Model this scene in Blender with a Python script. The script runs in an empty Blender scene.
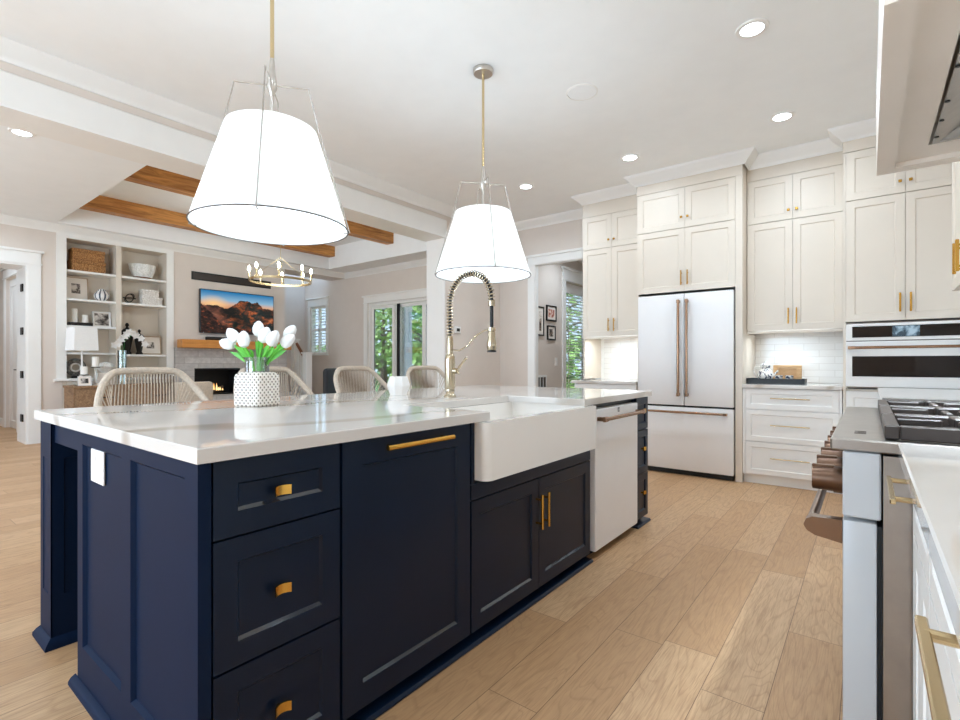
import bpy, bmesh, math, random
from mathutils import Vector, Matrix
random.seed(7)
PI = math.pi
C = bpy.context.scene.collection
sc = bpy.context.scene

# ------------------------------------------------------------------ camera, world, exposure
cam_d = bpy.data.cameras.new('camera')
cam = bpy.data.objects.new('camera', cam_d); C.objects.link(cam)
cam.location = (0, 0, 1.11)
cam.rotation_euler = (PI/2, 0, math.atan(388/500))
cam_d.sensor_width = 36; cam_d.lens = 36*500/960; cam_d.shift_y = 3/960
cam_d.clip_start = 0.02
sc.camera = cam
sc.view_settings.view_transform = 'Standard'
sc.view_settings.look = 'None'
sc.view_settings.exposure = 1.02
sc.view_settings.use_white_balance = True
sc.view_settings.white_balance_temperature = 5350
sc.view_settings.white_balance_tint = 3
sc.view_settings.gamma = 1
sc.view_settings.use_curve_mapping = False
sc.cycles.max_bounces = 9
sc.cycles.diffuse_bounces = 6
sc.cycles.glossy_bounces = 4
sc.cycles.transmission_bounces = 6
sc.cycles.transparent_max_bounces = 12
sc.cycles.sample_clamp_indirect = 6
sc.cycles.caustics_reflective = False
sc.cycles.caustics_refractive = False

W = bpy.data.worlds.new('world'); sc.world = W; W.use_nodes = True
nt = W.node_tree; nt.nodes.clear()
wo = nt.nodes.new('ShaderNodeOutputWorld'); bg = nt.nodes.new('ShaderNodeBackground')
tc = nt.nodes.new('ShaderNodeTexCoord'); sx = nt.nodes.new('ShaderNodeSeparateXYZ')
cr = nt.nodes.new('ShaderNodeValToRGB')
cr.color_ramp.elements[0].position = 0.0; cr.color_ramp.elements[0].color = (0.80, 0.88, 0.95, 1)
cr.color_ramp.elements[1].position = 0.6; cr.color_ramp.elements[1].color = (0.50, 0.68, 0.92, 1)
nt.links.new(tc.outputs['Generated'], sx.inputs[0]); nt.links.new(sx.outputs['Z'], cr.inputs[0])
nt.links.new(cr.outputs[0], bg.inputs[0]); bg.inputs[1].default_value = 1.9
nt.links.new(bg.outputs[0], wo.inputs[0])

def area(name, loc, rot, sx_, sy_, power, col=(1, 1, 1), shape='RECTANGLE', spread=PI):
    l = bpy.data.lights.new(name, 'AREA'); l.shape = shape; l.size = sx_; l.size_y = sy_
    l.energy = power; l.color = col; l.spread = spread
    o = bpy.data.objects.new(name, l); C.objects.link(o); o.location = loc; o.rotation_euler = rot
    return o
# area lights at two unseen windows, added behind the camera to light the room
area('window_daylight', (-2.2, -2.52, 1.55), (PI/2, 0, 0), 2.2, 1.9, 42, (0.95, 0.985, 1.0))
area('window_daylight', (-6.3, -2.52, 1.55), (PI/2, 0, 0), 2.2, 1.9, 28, (0.95, 0.985, 1.0))
DOWN_POWER = 4.8
PEND_POWER = 4.2
sun_d = bpy.data.lights.new('sun', 'SUN'); sun_d.energy = 8; sun_d.angle = .01; sun_d.color = (1, .97, .92)
sun = bpy.data.objects.new('sun', sun_d); C.objects.link(sun); sun.rotation_euler = (math.radians(38), 0, math.radians(-25))

# ------------------------------------------------------------------ materials
def lin(h):
    h = h.lstrip('#'); v = [int(h[i:i+2], 16)/255 for i in (0, 2, 4)]
    return tuple((x/12.92 if x <= .04045 else ((x+.055)/1.055)**2.4) for x in v) + (1,)

class NT:
    def __init__(s, name):
        s.m = bpy.data.materials.new(name); s.m.use_nodes = True
        s.t = s.m.node_tree; s.t.nodes.clear()
        s.out = s.t.nodes.new('ShaderNodeOutputMaterial')
    def n(s, kind, **kw):
        nd = s.t.nodes.new(kind)
        for k, v in kw.items(): setattr(nd, k, v)
        return nd
    def l(s, a, b): s.t.links.new(a, b)
    def math(s, op, a, b=None, c=None):
        nd = s.n('ShaderNodeMath', operation=op)
        for i, x in enumerate((a, b, c)):
            if x is None: continue
            if isinstance(x, (int, float)): nd.inputs[i].default_value = x
            else: s.l(x, nd.inputs[i])
        return nd.outputs[0]
    def coords(s, scale=(1, 1, 1), kind='Object', rot=(0, 0, 0), loc=(0, 0, 0)):
        t = s.n('ShaderNodeTexCoord'); m = s.n('ShaderNodeMapping')
        m.inputs['Scale'].default_value = scale; m.inputs['Rotation'].default_value = rot; m.inputs['Location'].default_value = loc
        s.l(t.outputs[kind], m.inputs[0]); return m.outputs[0]
    def noise(s, vec, scale=5, detail=2, rough=.5, dist=0):
        nd = s.n('ShaderNodeTexNoise'); nd.inputs['Scale'].default_value = scale
        nd.inputs['Detail'].default_value = detail; nd.inputs['Roughness'].default_value = rough
        nd.inputs['Distortion'].default_value = dist
        if vec is not None: s.l(vec, nd.inputs['Vector'])
        return nd.outputs['Fac']
    def ramp(s, fac, stops):
        nd = s.n('ShaderNodeValToRGB'); e = nd.color_ramp.elements
        while len(e) < len(stops): e.new(.5)
        for el, (p, c) in zip(e, stops):
            el.position = p; el.color = c if len(c) == 4 else tuple(c)+(1,)
        if fac is not None: s.l(fac, nd.inputs[0])
        return nd.outputs[0]
    def mix(s, fac, a, b, mode='MIX'):
        nd = s.n('ShaderNodeMix', data_type='RGBA', blend_type=mode)
        for sock, x in ((nd.inputs[0], fac), (nd.inputs[6], a), (nd.inputs[7], b)):
            if isinstance(x, (int, float)): sock.default_value = x
            elif isinstance(x, tuple): sock.default_value = x
            else: s.l(x, sock)
        return nd.outputs[2]
    def bump(s, h, strength=.2, dist=.01):
        nd = s.n('ShaderNodeBump'); nd.inputs['Strength'].default_value = strength; nd.inputs['Distance'].default_value = dist
        s.l(h, nd.inputs['Height']); return nd.outputs[0]
    def bsdf(s, color, rough=.5, metal=0, normal=None, emis=None, estr=0, trans=0, ior=1.45, sheen=0, spec=.5, coat=0):
        b = s.n('ShaderNodeBsdfPrincipled')
        def put(k, x):
            if isinstance(x, (int, float, tuple)): b.inputs[k].default_value = x
            else: s.l(x, b.inputs[k])
        put('Base Color', color); put('Roughness', rough); put('Metallic', metal); put('IOR', ior)
        put('Transmission Weight', trans); put('Specular IOR Level', spec); put('Coat Weight', coat)
        if sheen: put('Sheen Weight', sheen)
        if normal is not None: s.l(normal, b.inputs['Normal'])
        if emis is not None: put('Emission Color', emis); put('Emission Strength', estr)
        s.l(b.outputs[0], s.out.inputs[0]); return s.m

def plain(name, hexc, rough=.5, metal=0, var=.04, scale=6, bump=0, bscale=60, spec=.5, **kw):
    t = NT(name); c = lin(hexc); v = t.coords()
    f = t.noise(v, scale, 3)
    a = tuple(x*(1-var) for x in c[:3])+(1,); b = tuple(min(1, x*(1+var)) for x in c[:3])+(1,)
    col = t.ramp(f, [(.3, a), (.7, b)])
    nrm = t.bump(t.noise(v, bscale, 2), bump, .004) if bump else None
    return t.bsdf(col, rough, metal, nrm, spec=spec, **kw)

def wood(name, c1, c2, axis='x', rough=.5, scale=1.0, dark=None):
    t = NT(name)
    s = {'x': (1, 9, 9), 'y': (9, 1, 9), 'z': (9, 9, 1)}[axis]
    v = t.coords(tuple(q*scale for q in s))
    f = t.noise(v, 1.6, 6, .62, 1.2)
    st = [(.28, lin(c1)), (.72, lin(c2))]
    if dark: st = [(.2, lin(dark)), (.36, lin(c1)), (.72, lin(c2))]
    col = t.ramp(f, st)
    return t.bsdf(col, rough, 0, t.bump(f, .15, .004))

def emit(name, col, strength):
    t = NT(name); e = t.n('ShaderNodeEmission'); e.inputs[0].default_value = col; e.inputs[1].default_value = strength
    v = t.coords(); f = t.noise(v, 3, 1)
    t.l(t.ramp(f, [(.2, tuple(x*.97 for x in col[:3])+(1,)), (.8, col)]), e.inputs[0])
    t.l(e.outputs[0], t.out.inputs[0]); return t.m

def clear_glass(name, tint=(1, 1, 1, 1), refl=.08):
    t = NT(name); a = t.n('ShaderNodeBsdfTransparent'); a.inputs[0].default_value = tint
    g = t.n('ShaderNodeBsdfGlossy'); g.inputs['Roughness'].default_value = .02
    lw = t.n('ShaderNodeLayerWeight'); lw.inputs[0].default_value = .35
    m = t.n('ShaderNodeMixShader')
    t.l(t.math('MULTIPLY_ADD', lw.outputs['Fresnel'], .8, refl*.4), m.inputs[0])
    t.l(a.outputs[0], m.inputs[1]); t.l(g.outputs[0], m.inputs[2]); t.l(m.outputs[0], t.out.inputs[0]); return t.m

M = {}
M['cab'] = plain('cabinet_paint', '#DED4C5', .42, var=.012)
M['trim'] = plain('trim_paint', '#F0EEEA', .4, var=.012)
M['ceil'] = plain('ceiling_paint', '#F4F5F5', .9, var=.012, bump=.03, bscale=200)
M['wall'] = plain('wall_paint', '#DDD3C9', .85, var=.015, bump=.04, bscale=180)
M['hood_paint'] = plain('hood_paint', '#EFE6DA', .45, var=.012)  # same cream as the cabinets, lightened to brighten the hood's dark underside
M['cab_white'] = plain('white_cabinet_paint', '#F0EEEA', .4, var=.012)
M['navy_front'] = plain('navy_lacquer', '#0C1A2F', .34, var=.05, spec=.3)
M['navy'] = plain('navy_paint', '#111E36', .5, var=.05, spec=.09)
M['white_gloss'] = plain('white_enamel', '#EFEDEA', .16, var=.01)
M['fireclay'] = plain('fireclay', '#F3EFE9', .09, var=.008, coat=.6)
M['matte_white'] = plain('matte_white_enamel', '#EFEDEC', .42, var=.01)
M['navy_bead'] = plain('navy_bead_lacquer', '#1A2433', .14, var=.05, spec=1.0, coat=1.0)  # lighter, extra-glossy navy for the added highlight strips
M['range_white'] = plain('range_white_enamel', '#BFC0C1', .34, var=.01)
M['brass'] = plain('satin_brass', '#D6A94A', .24, 1, var=.05)
M['gold'] = plain('pale_gold_metal', '#D2BE93', .26, 1, var=.05)
M['bronze'] = plain('brushed_bronze', '#A08168', .26, 1, var=.06)
M['knob_bronze'] = plain('knob_bronze', '#6A5546', .3, 1, var=.06)
M['bronze_dark'] = plain('dark_bronze', '#86705E', .28, 1, var=.06)
M['champagne'] = plain('champagne_metal', '#C3B69C', .24, 1, var=.05)
M['nickel'] = plain('brushed_nickel', '#C9C4BC', .3, 1, var=.04)
M['wire'] = plain('grey_metal_wire', '#B4AEA6', .4, 1, var=.05)
M['steel'] = plain('brushed_steel', '#A7A29C', .33, 1, var=.06, scale=20)
M['steel_dark'] = plain('dark_steel', '#6E6660', .4, 1, var=.1)
M['black'] = plain('black_satin', '#141312', .4, var=.1)
M['black_matte'] = plain('cast_iron', '#3A322D', .45, var=.15, bump=.1)
M['rubber'] = plain('black_gasket', '#0B0B0B', .7, var=.1)
M['ovenglass'] = plain('dark_oven_glass', '#1B1614', .06, var=.15)
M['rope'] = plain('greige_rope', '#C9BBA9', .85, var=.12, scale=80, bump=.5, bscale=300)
M['rope_dark'] = plain('shaded_brown_rope', '#7A6857', .9, var=.15, scale=80)  # rope colour darkened to stand in for shade behind the front strands
M['cushion'] = plain('seat_fabric', '#CFC5B8', .9, var=.08, scale=60, bump=.3, bscale=400)
M['ceramic'] = plain('white_ceramic', '#F1EEEA', .35, var=.015)
M['wax'] = plain('white_wax', '#F4F0E8', .6, var=.02)
M['petal'] = plain('tulip_petal', '#E6E4E1', .5, var=.03, scale=40)
M['leaf'] = plain('tulip_green', '#74C23F', .45, var=.2, scale=20)
M['leaf_dark'] = plain('leaf_green', '#3E7A35', .5, var=.3, scale=8)
M['paper'] = plain('mount_card', '#EFE8DF', .8, var=.02)
M['greywood'] = plain('pale_frame_wood', '#BFA98F', .6, var=.12, scale=14)
M['linen'] = plain('white_linen', '#F2F1EF', .85, var=.02, scale=60)
M['charcoal'] = plain('charcoal_fabric', '#35363A', .9, var=.1, scale=50)
M['soil'] = plain('green_lawn', '#6E8E4E', .95, var=.3, scale=4)
M['deck'] = plain('porch_floor', '#B9B4AC', .8, var=.08)
M['bark'] = plain('tree_bark', '#5B4B3D', .9, var=.3, scale=9, bump=.4)
M['glass'] = clear_glass('clear_glass')
M['jarglass'] = clear_glass('vase_glass', (.93, .97, .95, 1), .25)
M['lamp'] = emit('lamp_lens', (1, .97, .92, 1), 7)
M['bulb'] = emit('bulb_glow', (1, .88, .68, 1), 22)
M['shade_glow'] = emit('pendant_diffuser', (1, .985, .955, 1), 1.6)
M['under'] = emit('under_cabinet_strip', (1, .95, .87, 1), 2)
M['beam'] = wood('stained_beam_wood', '#9A6530', '#DCA055', 'y', .5, 1.1, '#55361C')
M['mantel'] = wood('mantel_wood', '#B67733', '#D99A4C', 'y', .45, 1.2)
M['chest'] = wood('rustic_chest_wood', '#7C5F45', '#A98B68', 'y', .7, 2.2, '#4B3828')
M['handrail'] = wood('handrail_wood', '#6A3F24', '#8B5836', 'x', .4)
M['trayw'] = wood('tray_wood', '#C79A66', '#E0BC8A', 'x', .5, 6)

def mk_quartz():
    t = NT('veined_quartz'); v = t.coords((1, .55, 1), rot=(0, 0, .35))
    w = t.n('ShaderNodeTexWave', wave_type='BANDS', bands_direction='X')
    w.inputs['Scale'].default_value = .55; w.inputs['Distortion'].default_value = 7; w.inputs['Detail'].default_value = 4
    w.inputs['Detail Scale'].default_value = 1.3; t.l(v, w.inputs[0])
    vein = t.ramp(w.outputs['Fac'], [(.0, (1, 1, 1)), (.065, (0, 0, 0))])
    soft = t.noise(v, 1.6, 4, .6, .8)
    msk = t.math('MULTIPLY', vein, t.ramp(soft, [(.22, (0, 0, 0)), (.45, (1, 1, 1))]))
    base = t.ramp(soft, [(.3, lin('#DEDAD5')), (.75, lin('#D2CCC5'))])
    col = t.mix(t.math('MULTIPLY', msk, .95), base, lin('#B9AFA3'))
    return t.bsdf(col, .035, 0, spec=.5)
M['quartz'] = mk_quartz()

def mk_floor():
    t = NT('oak_plank_floor'); g = t.n('ShaderNodeTexCoord'); s = t.n('ShaderNodeSeparateXYZ'); t.l(g.outputs['Object'], s.inputs[0])
    x, y = s.outputs['X'], s.outputs['Y']
    px = t.math('DIVIDE', t.math('ADD', x, 20.02), .19); row = t.math('FLOOR', px); fx = t.math('FRACT', px)
    wn = t.n('ShaderNodeTexWhiteNoise', noise_dimensions='1D'); t.l(row, wn.inputs['W'])
    py = t.math('DIVIDE', t.math('ADD', t.math('ADD', y, 30), t.math('MULTIPLY', wn.outputs['Value'], 7.0)), 1.25)
    col_ = t.math('FLOOR', py); fy = t.math('FRACT', py)
    cb = t.n('ShaderNodeCombineXYZ'); t.l(row, cb.inputs[0]); t.l(col_, cb.inputs[1])
    w2 = t.n('ShaderNodeTexWhiteNoise', noise_dimensions='3D'); t.l(cb.outputs[0], w2.inputs['Vector'])
    r = w2.outputs['Value']
    gv = t.n('ShaderNodeCombineXYZ')
    t.l(t.math('ADD', x, t.math('MULTIPLY', r, 9.0)), gv.inputs[0])
    t.l(t.math('MULTIPLY', t.math('ADD', y, t.math('MULTIPLY', r, 31.0)), .16), gv.inputs[1]); t.l(t.math('MULTIPLY', r, 17), gv.inputs[2])
    big = t.noise(gv.outputs[0], 4.5, 2, .5, .3)
    rings = t.math('FRACT', t.math('MULTIPLY', big, 24.0))
    rl = t.ramp(rings, [(.0, (1, 1, 1)), (.18, (0, 0, 0)), (.9, (0, 0, 0)), (1., (1, 1, 1))])
    fine = t.noise(gv.outputs[0], 55, 3, .6)
    c = t.ramp(r, [(0, lin('#BA966C')), (.4, lin('#C39F76')), (.7, lin('#CAA87F')), (1, lin('#CFAE86'))])
    c = t.mix(t.math('MULTIPLY', rl, .30), c, lin('#8A6543'))
    c = t.mix(t.ramp(fine, [(.35, (.28, .28, .28)), (.65, (0, 0, 0))]), c, lin('#987350'))
    gs = t.n('ShaderNodeCombineXYZ'); t.l(t.math('ADD', x, t.math('MULTIPLY', r, 5.0)), gs.inputs[0]); t.l(t.math('MULTIPLY', y, .045), gs.inputs[1]); t.l(r, gs.inputs[2])
    streak = t.noise(gs.outputs[0], 210, 2, .6)
    c = t.mix(t.ramp(streak, [(.30, (.42, .42, .42)), (.52, (0, 0, 0))]), c, lin('#8F6C49'))
    kn = t.noise(gv.outputs[0], 2.2, 2, .5)
    c = t.mix(t.ramp(kn, [(.72, (0, 0, 0)), (.8, (.6, .6, .6))]), c, lin('#6E4F35'))
    gapx = t.math('LESS_THAN', t.math('MULTIPLY', t.math('MINIMUM', fx, t.math('SUBTRACT', 1, fx)), .19), .0013)
    gapy = t.math('LESS_THAN', t.math('MULTIPLY', t.math('MINIMUM', fy, t.math('SUBTRACT', 1, fy)), 1.25), .0013)
    gap = t.math('MAXIMUM', gapx, gapy)
    c = t.mix(t.math('MULTIPLY', gap, .75), c, lin('#5A4029'))
    return t.bsdf(c, t.math('MULTIPLY_ADD', fine, .15, .36), 0, t.bump(t.math('SUBTRACT', fine, gap), .12, .003), spec=.4)
M['floor'] = mk_floor()

def mk_brick(name, c1, c2, mortar, bw, bh, axis, gap=.004, rough=.4, bump=.3, var=True):
    t = NT(name); g = t.n('ShaderNodeTexCoord'); s = t.n('ShaderNodeSeparateXYZ'); t.l(g.outputs['Object'], s.inputs[0])
    cb = t.n('ShaderNodeCombineXYZ'); t.l(s.outputs[axis], cb.inputs[0]); t.l(s.outputs['Z'], cb.inputs[1])
    b = t.n('ShaderNodeTexBrick'); t.l(cb.outputs[0], b.inputs[0])
    b.inputs['Scale'].default_value = 1; b.inputs['Brick Width'].default_value = bw; b.inputs['Row Height'].default_value = bh
    b.inputs['Mortar Size'].default_value = gap; b.inputs['Color1'].default_value = lin(c1); b.inputs['Color2'].default_value = lin(c2)
    b.inputs['Mortar'].default_value = lin(mortar); b.inputs['Mortar Smooth'].default_value = .1
    col = b.outputs['Color']
    n = t.noise(cb.outputs[0], 14 if var else 5, 4, .65)
    if var: col = t.mix(t.ramp(n, [(.35, (.55, .55, .55)), (.65, (0, 0, 0))]), col, lin(mortar))
    h = t.math('ADD', t.math('MULTIPLY', b.outputs['Fac'], -1), t.math('MULTIPLY', n, .35))
    return t.bsdf(col, rough, 0, t.bump(h, bump, .006))
M['tile'] = mk_brick('white_wall_tile', '#EBE8E4', '#E6E2DD', '#D9D4CE', .25, .065, 'X', .003, .12, .35, False)
M['tile_y'] = mk_brick('white_side_tile', '#F3F1EE', '#EDEAE6', '#CFC9C2', .15, .05, 'Y', .004, .12, .35, False)
M['stone'] = mk_brick('grey_stone_tile', '#CFCAC5', '#BAB4AF', '#A59F99', .42, .11, 'Y', .004, .75, .5)

def mk_tv():
    t = NT('television_picture'); g = t.n('ShaderNodeTexCoord'); s = t.n('ShaderNodeSeparateXYZ'); t.l(g.outputs['Object'], s.inputs[0])
    x = t.math('DIVIDE', t.math('SUBTRACT', s.outputs['X'], .02), 1.30); z = t.math('DIVIDE', t.math('SUBTRACT', s.outputs['Z'], .02), .71)
    cb = t.n('ShaderNodeCombineXYZ'); t.l(x, cb.inputs[0]); t.l(z, cb.inputs[1])
    v = cb.outputs[0]
    sky = t.ramp(z, [(.60, lin('#C77A4E')), (.70, lin('#D9A27A')), (.80, lin('#8FA9B5')), (1.0, lin('#2E6E96'))])
    glow = t.n('ShaderNodeVectorMath', operation='DISTANCE'); t.l(v, glow.inputs[0]); glow.inputs[1].default_value = (.16, .70, 0)
    sky = t.mix(t.ramp(glow.outputs['Value'], [(0, (1, 1, 1)), (.22, (0, 0, 0))]), sky, lin('#FFC27A'))
    def g3(q): return (q, q, q)
    prof = t.ramp(x, [(0, g3(.64)), (.18, g3(.66)), (.34, g3(.60)), (.43, g3(.70)), (.52, g3(.84)), (.62, g3(.83)), (.68, g3(.78)), (.76, g3(.83)), (.84, g3(.68)), (1, g3(.66))])
    jag = t.math('MULTIPLY', t.math('SUBTRACT', t.noise(v, 14, 5, .7), .5), .12)
    hm = t.math('ADD', prof, jag)
    tx = t.noise(v, 7, 6, .72, 1.0); tx2 = t.noise(v, 3.0, 3, .6)
    rock = t.ramp(tx, [(.34, lin('#0C1412')), (.47, lin('#26302A')), (.54, lin('#8A4425')), (.62, lin('#D8743A')), (.72, lin('#E9A066'))])
    far = t.ramp(tx, [(.3, lin('#3A2A2C')), (.6, lin('#9A5A40')), (.75, lin('#C98A60'))])
    rock = t.mix(t.ramp(x, [(.20, (1, 1, 1)), (.42, (0, 0, 0))]), rock, far)
    dk = t.ramp(tx2, [(.40, (.9, .9, .9)), (.60, (0, 0, 0))])
    rock = t.mix(dk, rock, lin('#0E1614'))
    c = t.mix(t.math('LESS_THAN', z, hm), sky, rock)
    fg = t.math('ADD', t.ramp(x, [(0, g3(.66)), (.12, g3(.48)), (.28, g3(.16)), (1, g3(.04))]), jag)
    fgc = t.ramp(t.noise(v, 16, 5, .7), [(.4, lin('#120E0D')), (.56, lin('#3A2620')), (.68, lin('#C05A2A'))])
    c = t.mix(t.math('LESS_THAN', z, fg), c, fgc)
    return t.bsdf(lin('#050505'), .12, 0, None, c, .55)
M['tv'] = mk_tv()

def mk_cane():
    t = NT('cane_lattice_ceramic'); g = t.n('ShaderNodeTexCoord'); s = t.n('ShaderNodeSeparateXYZ'); t.l(g.outputs['Object'], s.inputs[0])
    u = t.math('ADD', s.outputs['X'], s.outputs['Y']); z = s.outputs['Z']
    a = t.math('SINE', t.math('MULTIPLY', u, 270)); b = t.math('SINE', t.math('MULTIPLY', z, 270))
    d1 = t.math('SINE', t.math('MULTIPLY', t.math('ADD', u, z), 270)); 
    h = t.math('ADD', t.math('MULTIPLY', a, b), t.math('MULTIPLY', d1, .35))
    m = t.ramp(h, [(.42, (0, 0, 0)), (.62, (1, 1, 1))])
    n = t.noise(g.outputs['Object'], 60, 2)
    col = t.mix(m, t.ramp(n, [(.3, lin('#E3D9CC')), (.7, lin('#F1ECE4'))]), lin('#5C4939'))
    return t.bsdf(col, .5, 0, t.bump(t.math('MULTIPLY', m, -1), .5, .006))
M['cane'] = mk_cane()

def mk_weave(name, c1, c2, sc_=1):
    t = NT(name); v = t.coords((90*sc_, 90*sc_, 60*sc_))
    f = t.noise(v, 1, 3, .7, .6)
    return t.bsdf(t.ramp(f, [(.38, lin(c1)), (.62, lin(c2))]), .8, 0, t.bump(f, .8, .01))
M['weave'] = mk_weave('brown_weave', '#6E441F', '#C4935A')
M['weave_white'] = mk_weave('white_knotted_weave', '#CFC8BE', '#F4F1EC', .8)
M['coral'] = mk_weave('white_coral', '#D9D8D2', '#F5F4F0', .6)
M['ring'] = mk_weave('dark_wreath', '#3A3734', '#8A857E', .6)

def mk_stripes(name, c1, c2, freq):
    t = NT(name); g = t.n('ShaderNodeTexCoord'); s = t.n('ShaderNodeSeparateXYZ'); t.l(g.outputs['Object'], s.inputs[0])
    a = t.math('ARCTAN2', s.outputs['Y'], s.outputs['X'])
    f = t.math('SINE', t.math('MULTIPLY', a, freq))
    return t.bsdf(t.ramp(f, [(.45, lin(c1)), (.55, lin(c2))]), .3)
M['stripe'] = mk_stripes('striped_glaze', '#E9E7E4', '#3E4454', 9)

def mk_bluewhite():
    t = NT('blue_white_glaze'); v = t.coords()
    f = t.noise(v, 38, 3, .6, .5)
    return t.bsdf(t.ramp(f, [(.52, lin('#F2F0EC')), (.58, lin('#39415A'))]), .2)
M['bluewhite'] = mk_bluewhite()

def mk_photo(name, dark, mid, light, scale=9, ox=0):
    t = NT(name); v = t.coords(loc=(ox, ox*.7, ox*.3))
    f = t.noise(v, scale, 3, .55, .4)
    return t.bsdf(t.ramp(f, [(.40, lin(dark)), (.5, lin(mid)), (.62, lin(light))]), .35)
M['photo_a'] = mk_photo('black_white_photograph', '#1D1A18', '#6A625C', '#D9D2CA', 11, 1)
M['photo_b'] = mk_photo('grey_portrait_photograph', '#2A2522', '#857B73', '#E2DBD3', 8, 4)
M['print_red'] = mk_photo('red_print', '#8A2F22', '#C98A72', '#EBE2D8', 16, 2)
M['print_dark'] = mk_photo('black_print', '#1B1715', '#8C7A68', '#EAE1D6', 14, 6)

def mk_flame():
    t = NT('gas_flame'); v = t.coords((6, 6, 3)); f = t.noise(v, 3, 2)
    return t.bsdf((.2, .05, .0, 1), .8, 0, None, t.ramp(f, [(.3, (1, .30, .05)), (.6, (1, .62, .22))]), 1.1)
M['flame'] = mk_flame()

def mk_shade():
    t = NT('pendant_linen_shade'); d = t.n('ShaderNodeBsdfDiffuse'); tr = t.n('ShaderNodeBsdfTranslucent'); e = t.n('ShaderNodeEmission')
    v = t.coords((1, 1, 1)); f = t.noise(v, 140, 2)
    c = t.ramp(f, [(.3, (.86, .85, .82)), (.7, (.92, .91, .89))])
    t.l(c, d.inputs[0]); t.l(c, tr.inputs[0]); e.inputs[0].default_value = (1, .985, .95, 1); e.inputs[1].default_value = .06
    m = t.n('ShaderNodeMixShader'); m.inputs[0].default_value = .45; a = t.n('ShaderNodeAddShader')
    t.l(d.outputs[0], m.inputs[1]); t.l(tr.outputs[0], m.inputs[2]); t.l(m.outputs[0], a.inputs[0]); t.l(e.outputs[0], a.inputs[1])
    t.l(a.outputs[0], t.out.inputs[0]); return t.m
M['shade'] = mk_shade()

def mk_foliage():
    t = NT('tree_foliage'); v = t.coords(); f = t.noise(v, 3.0, 4, .7)
    c = t.ramp(f, [(.3, lin('#5E7F3C')), (.5, lin('#98B757')), (.7, lin('#CFDA8E'))])
    return t.bsdf(c, .7)
M['foliage'] = mk_foliage()

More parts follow.
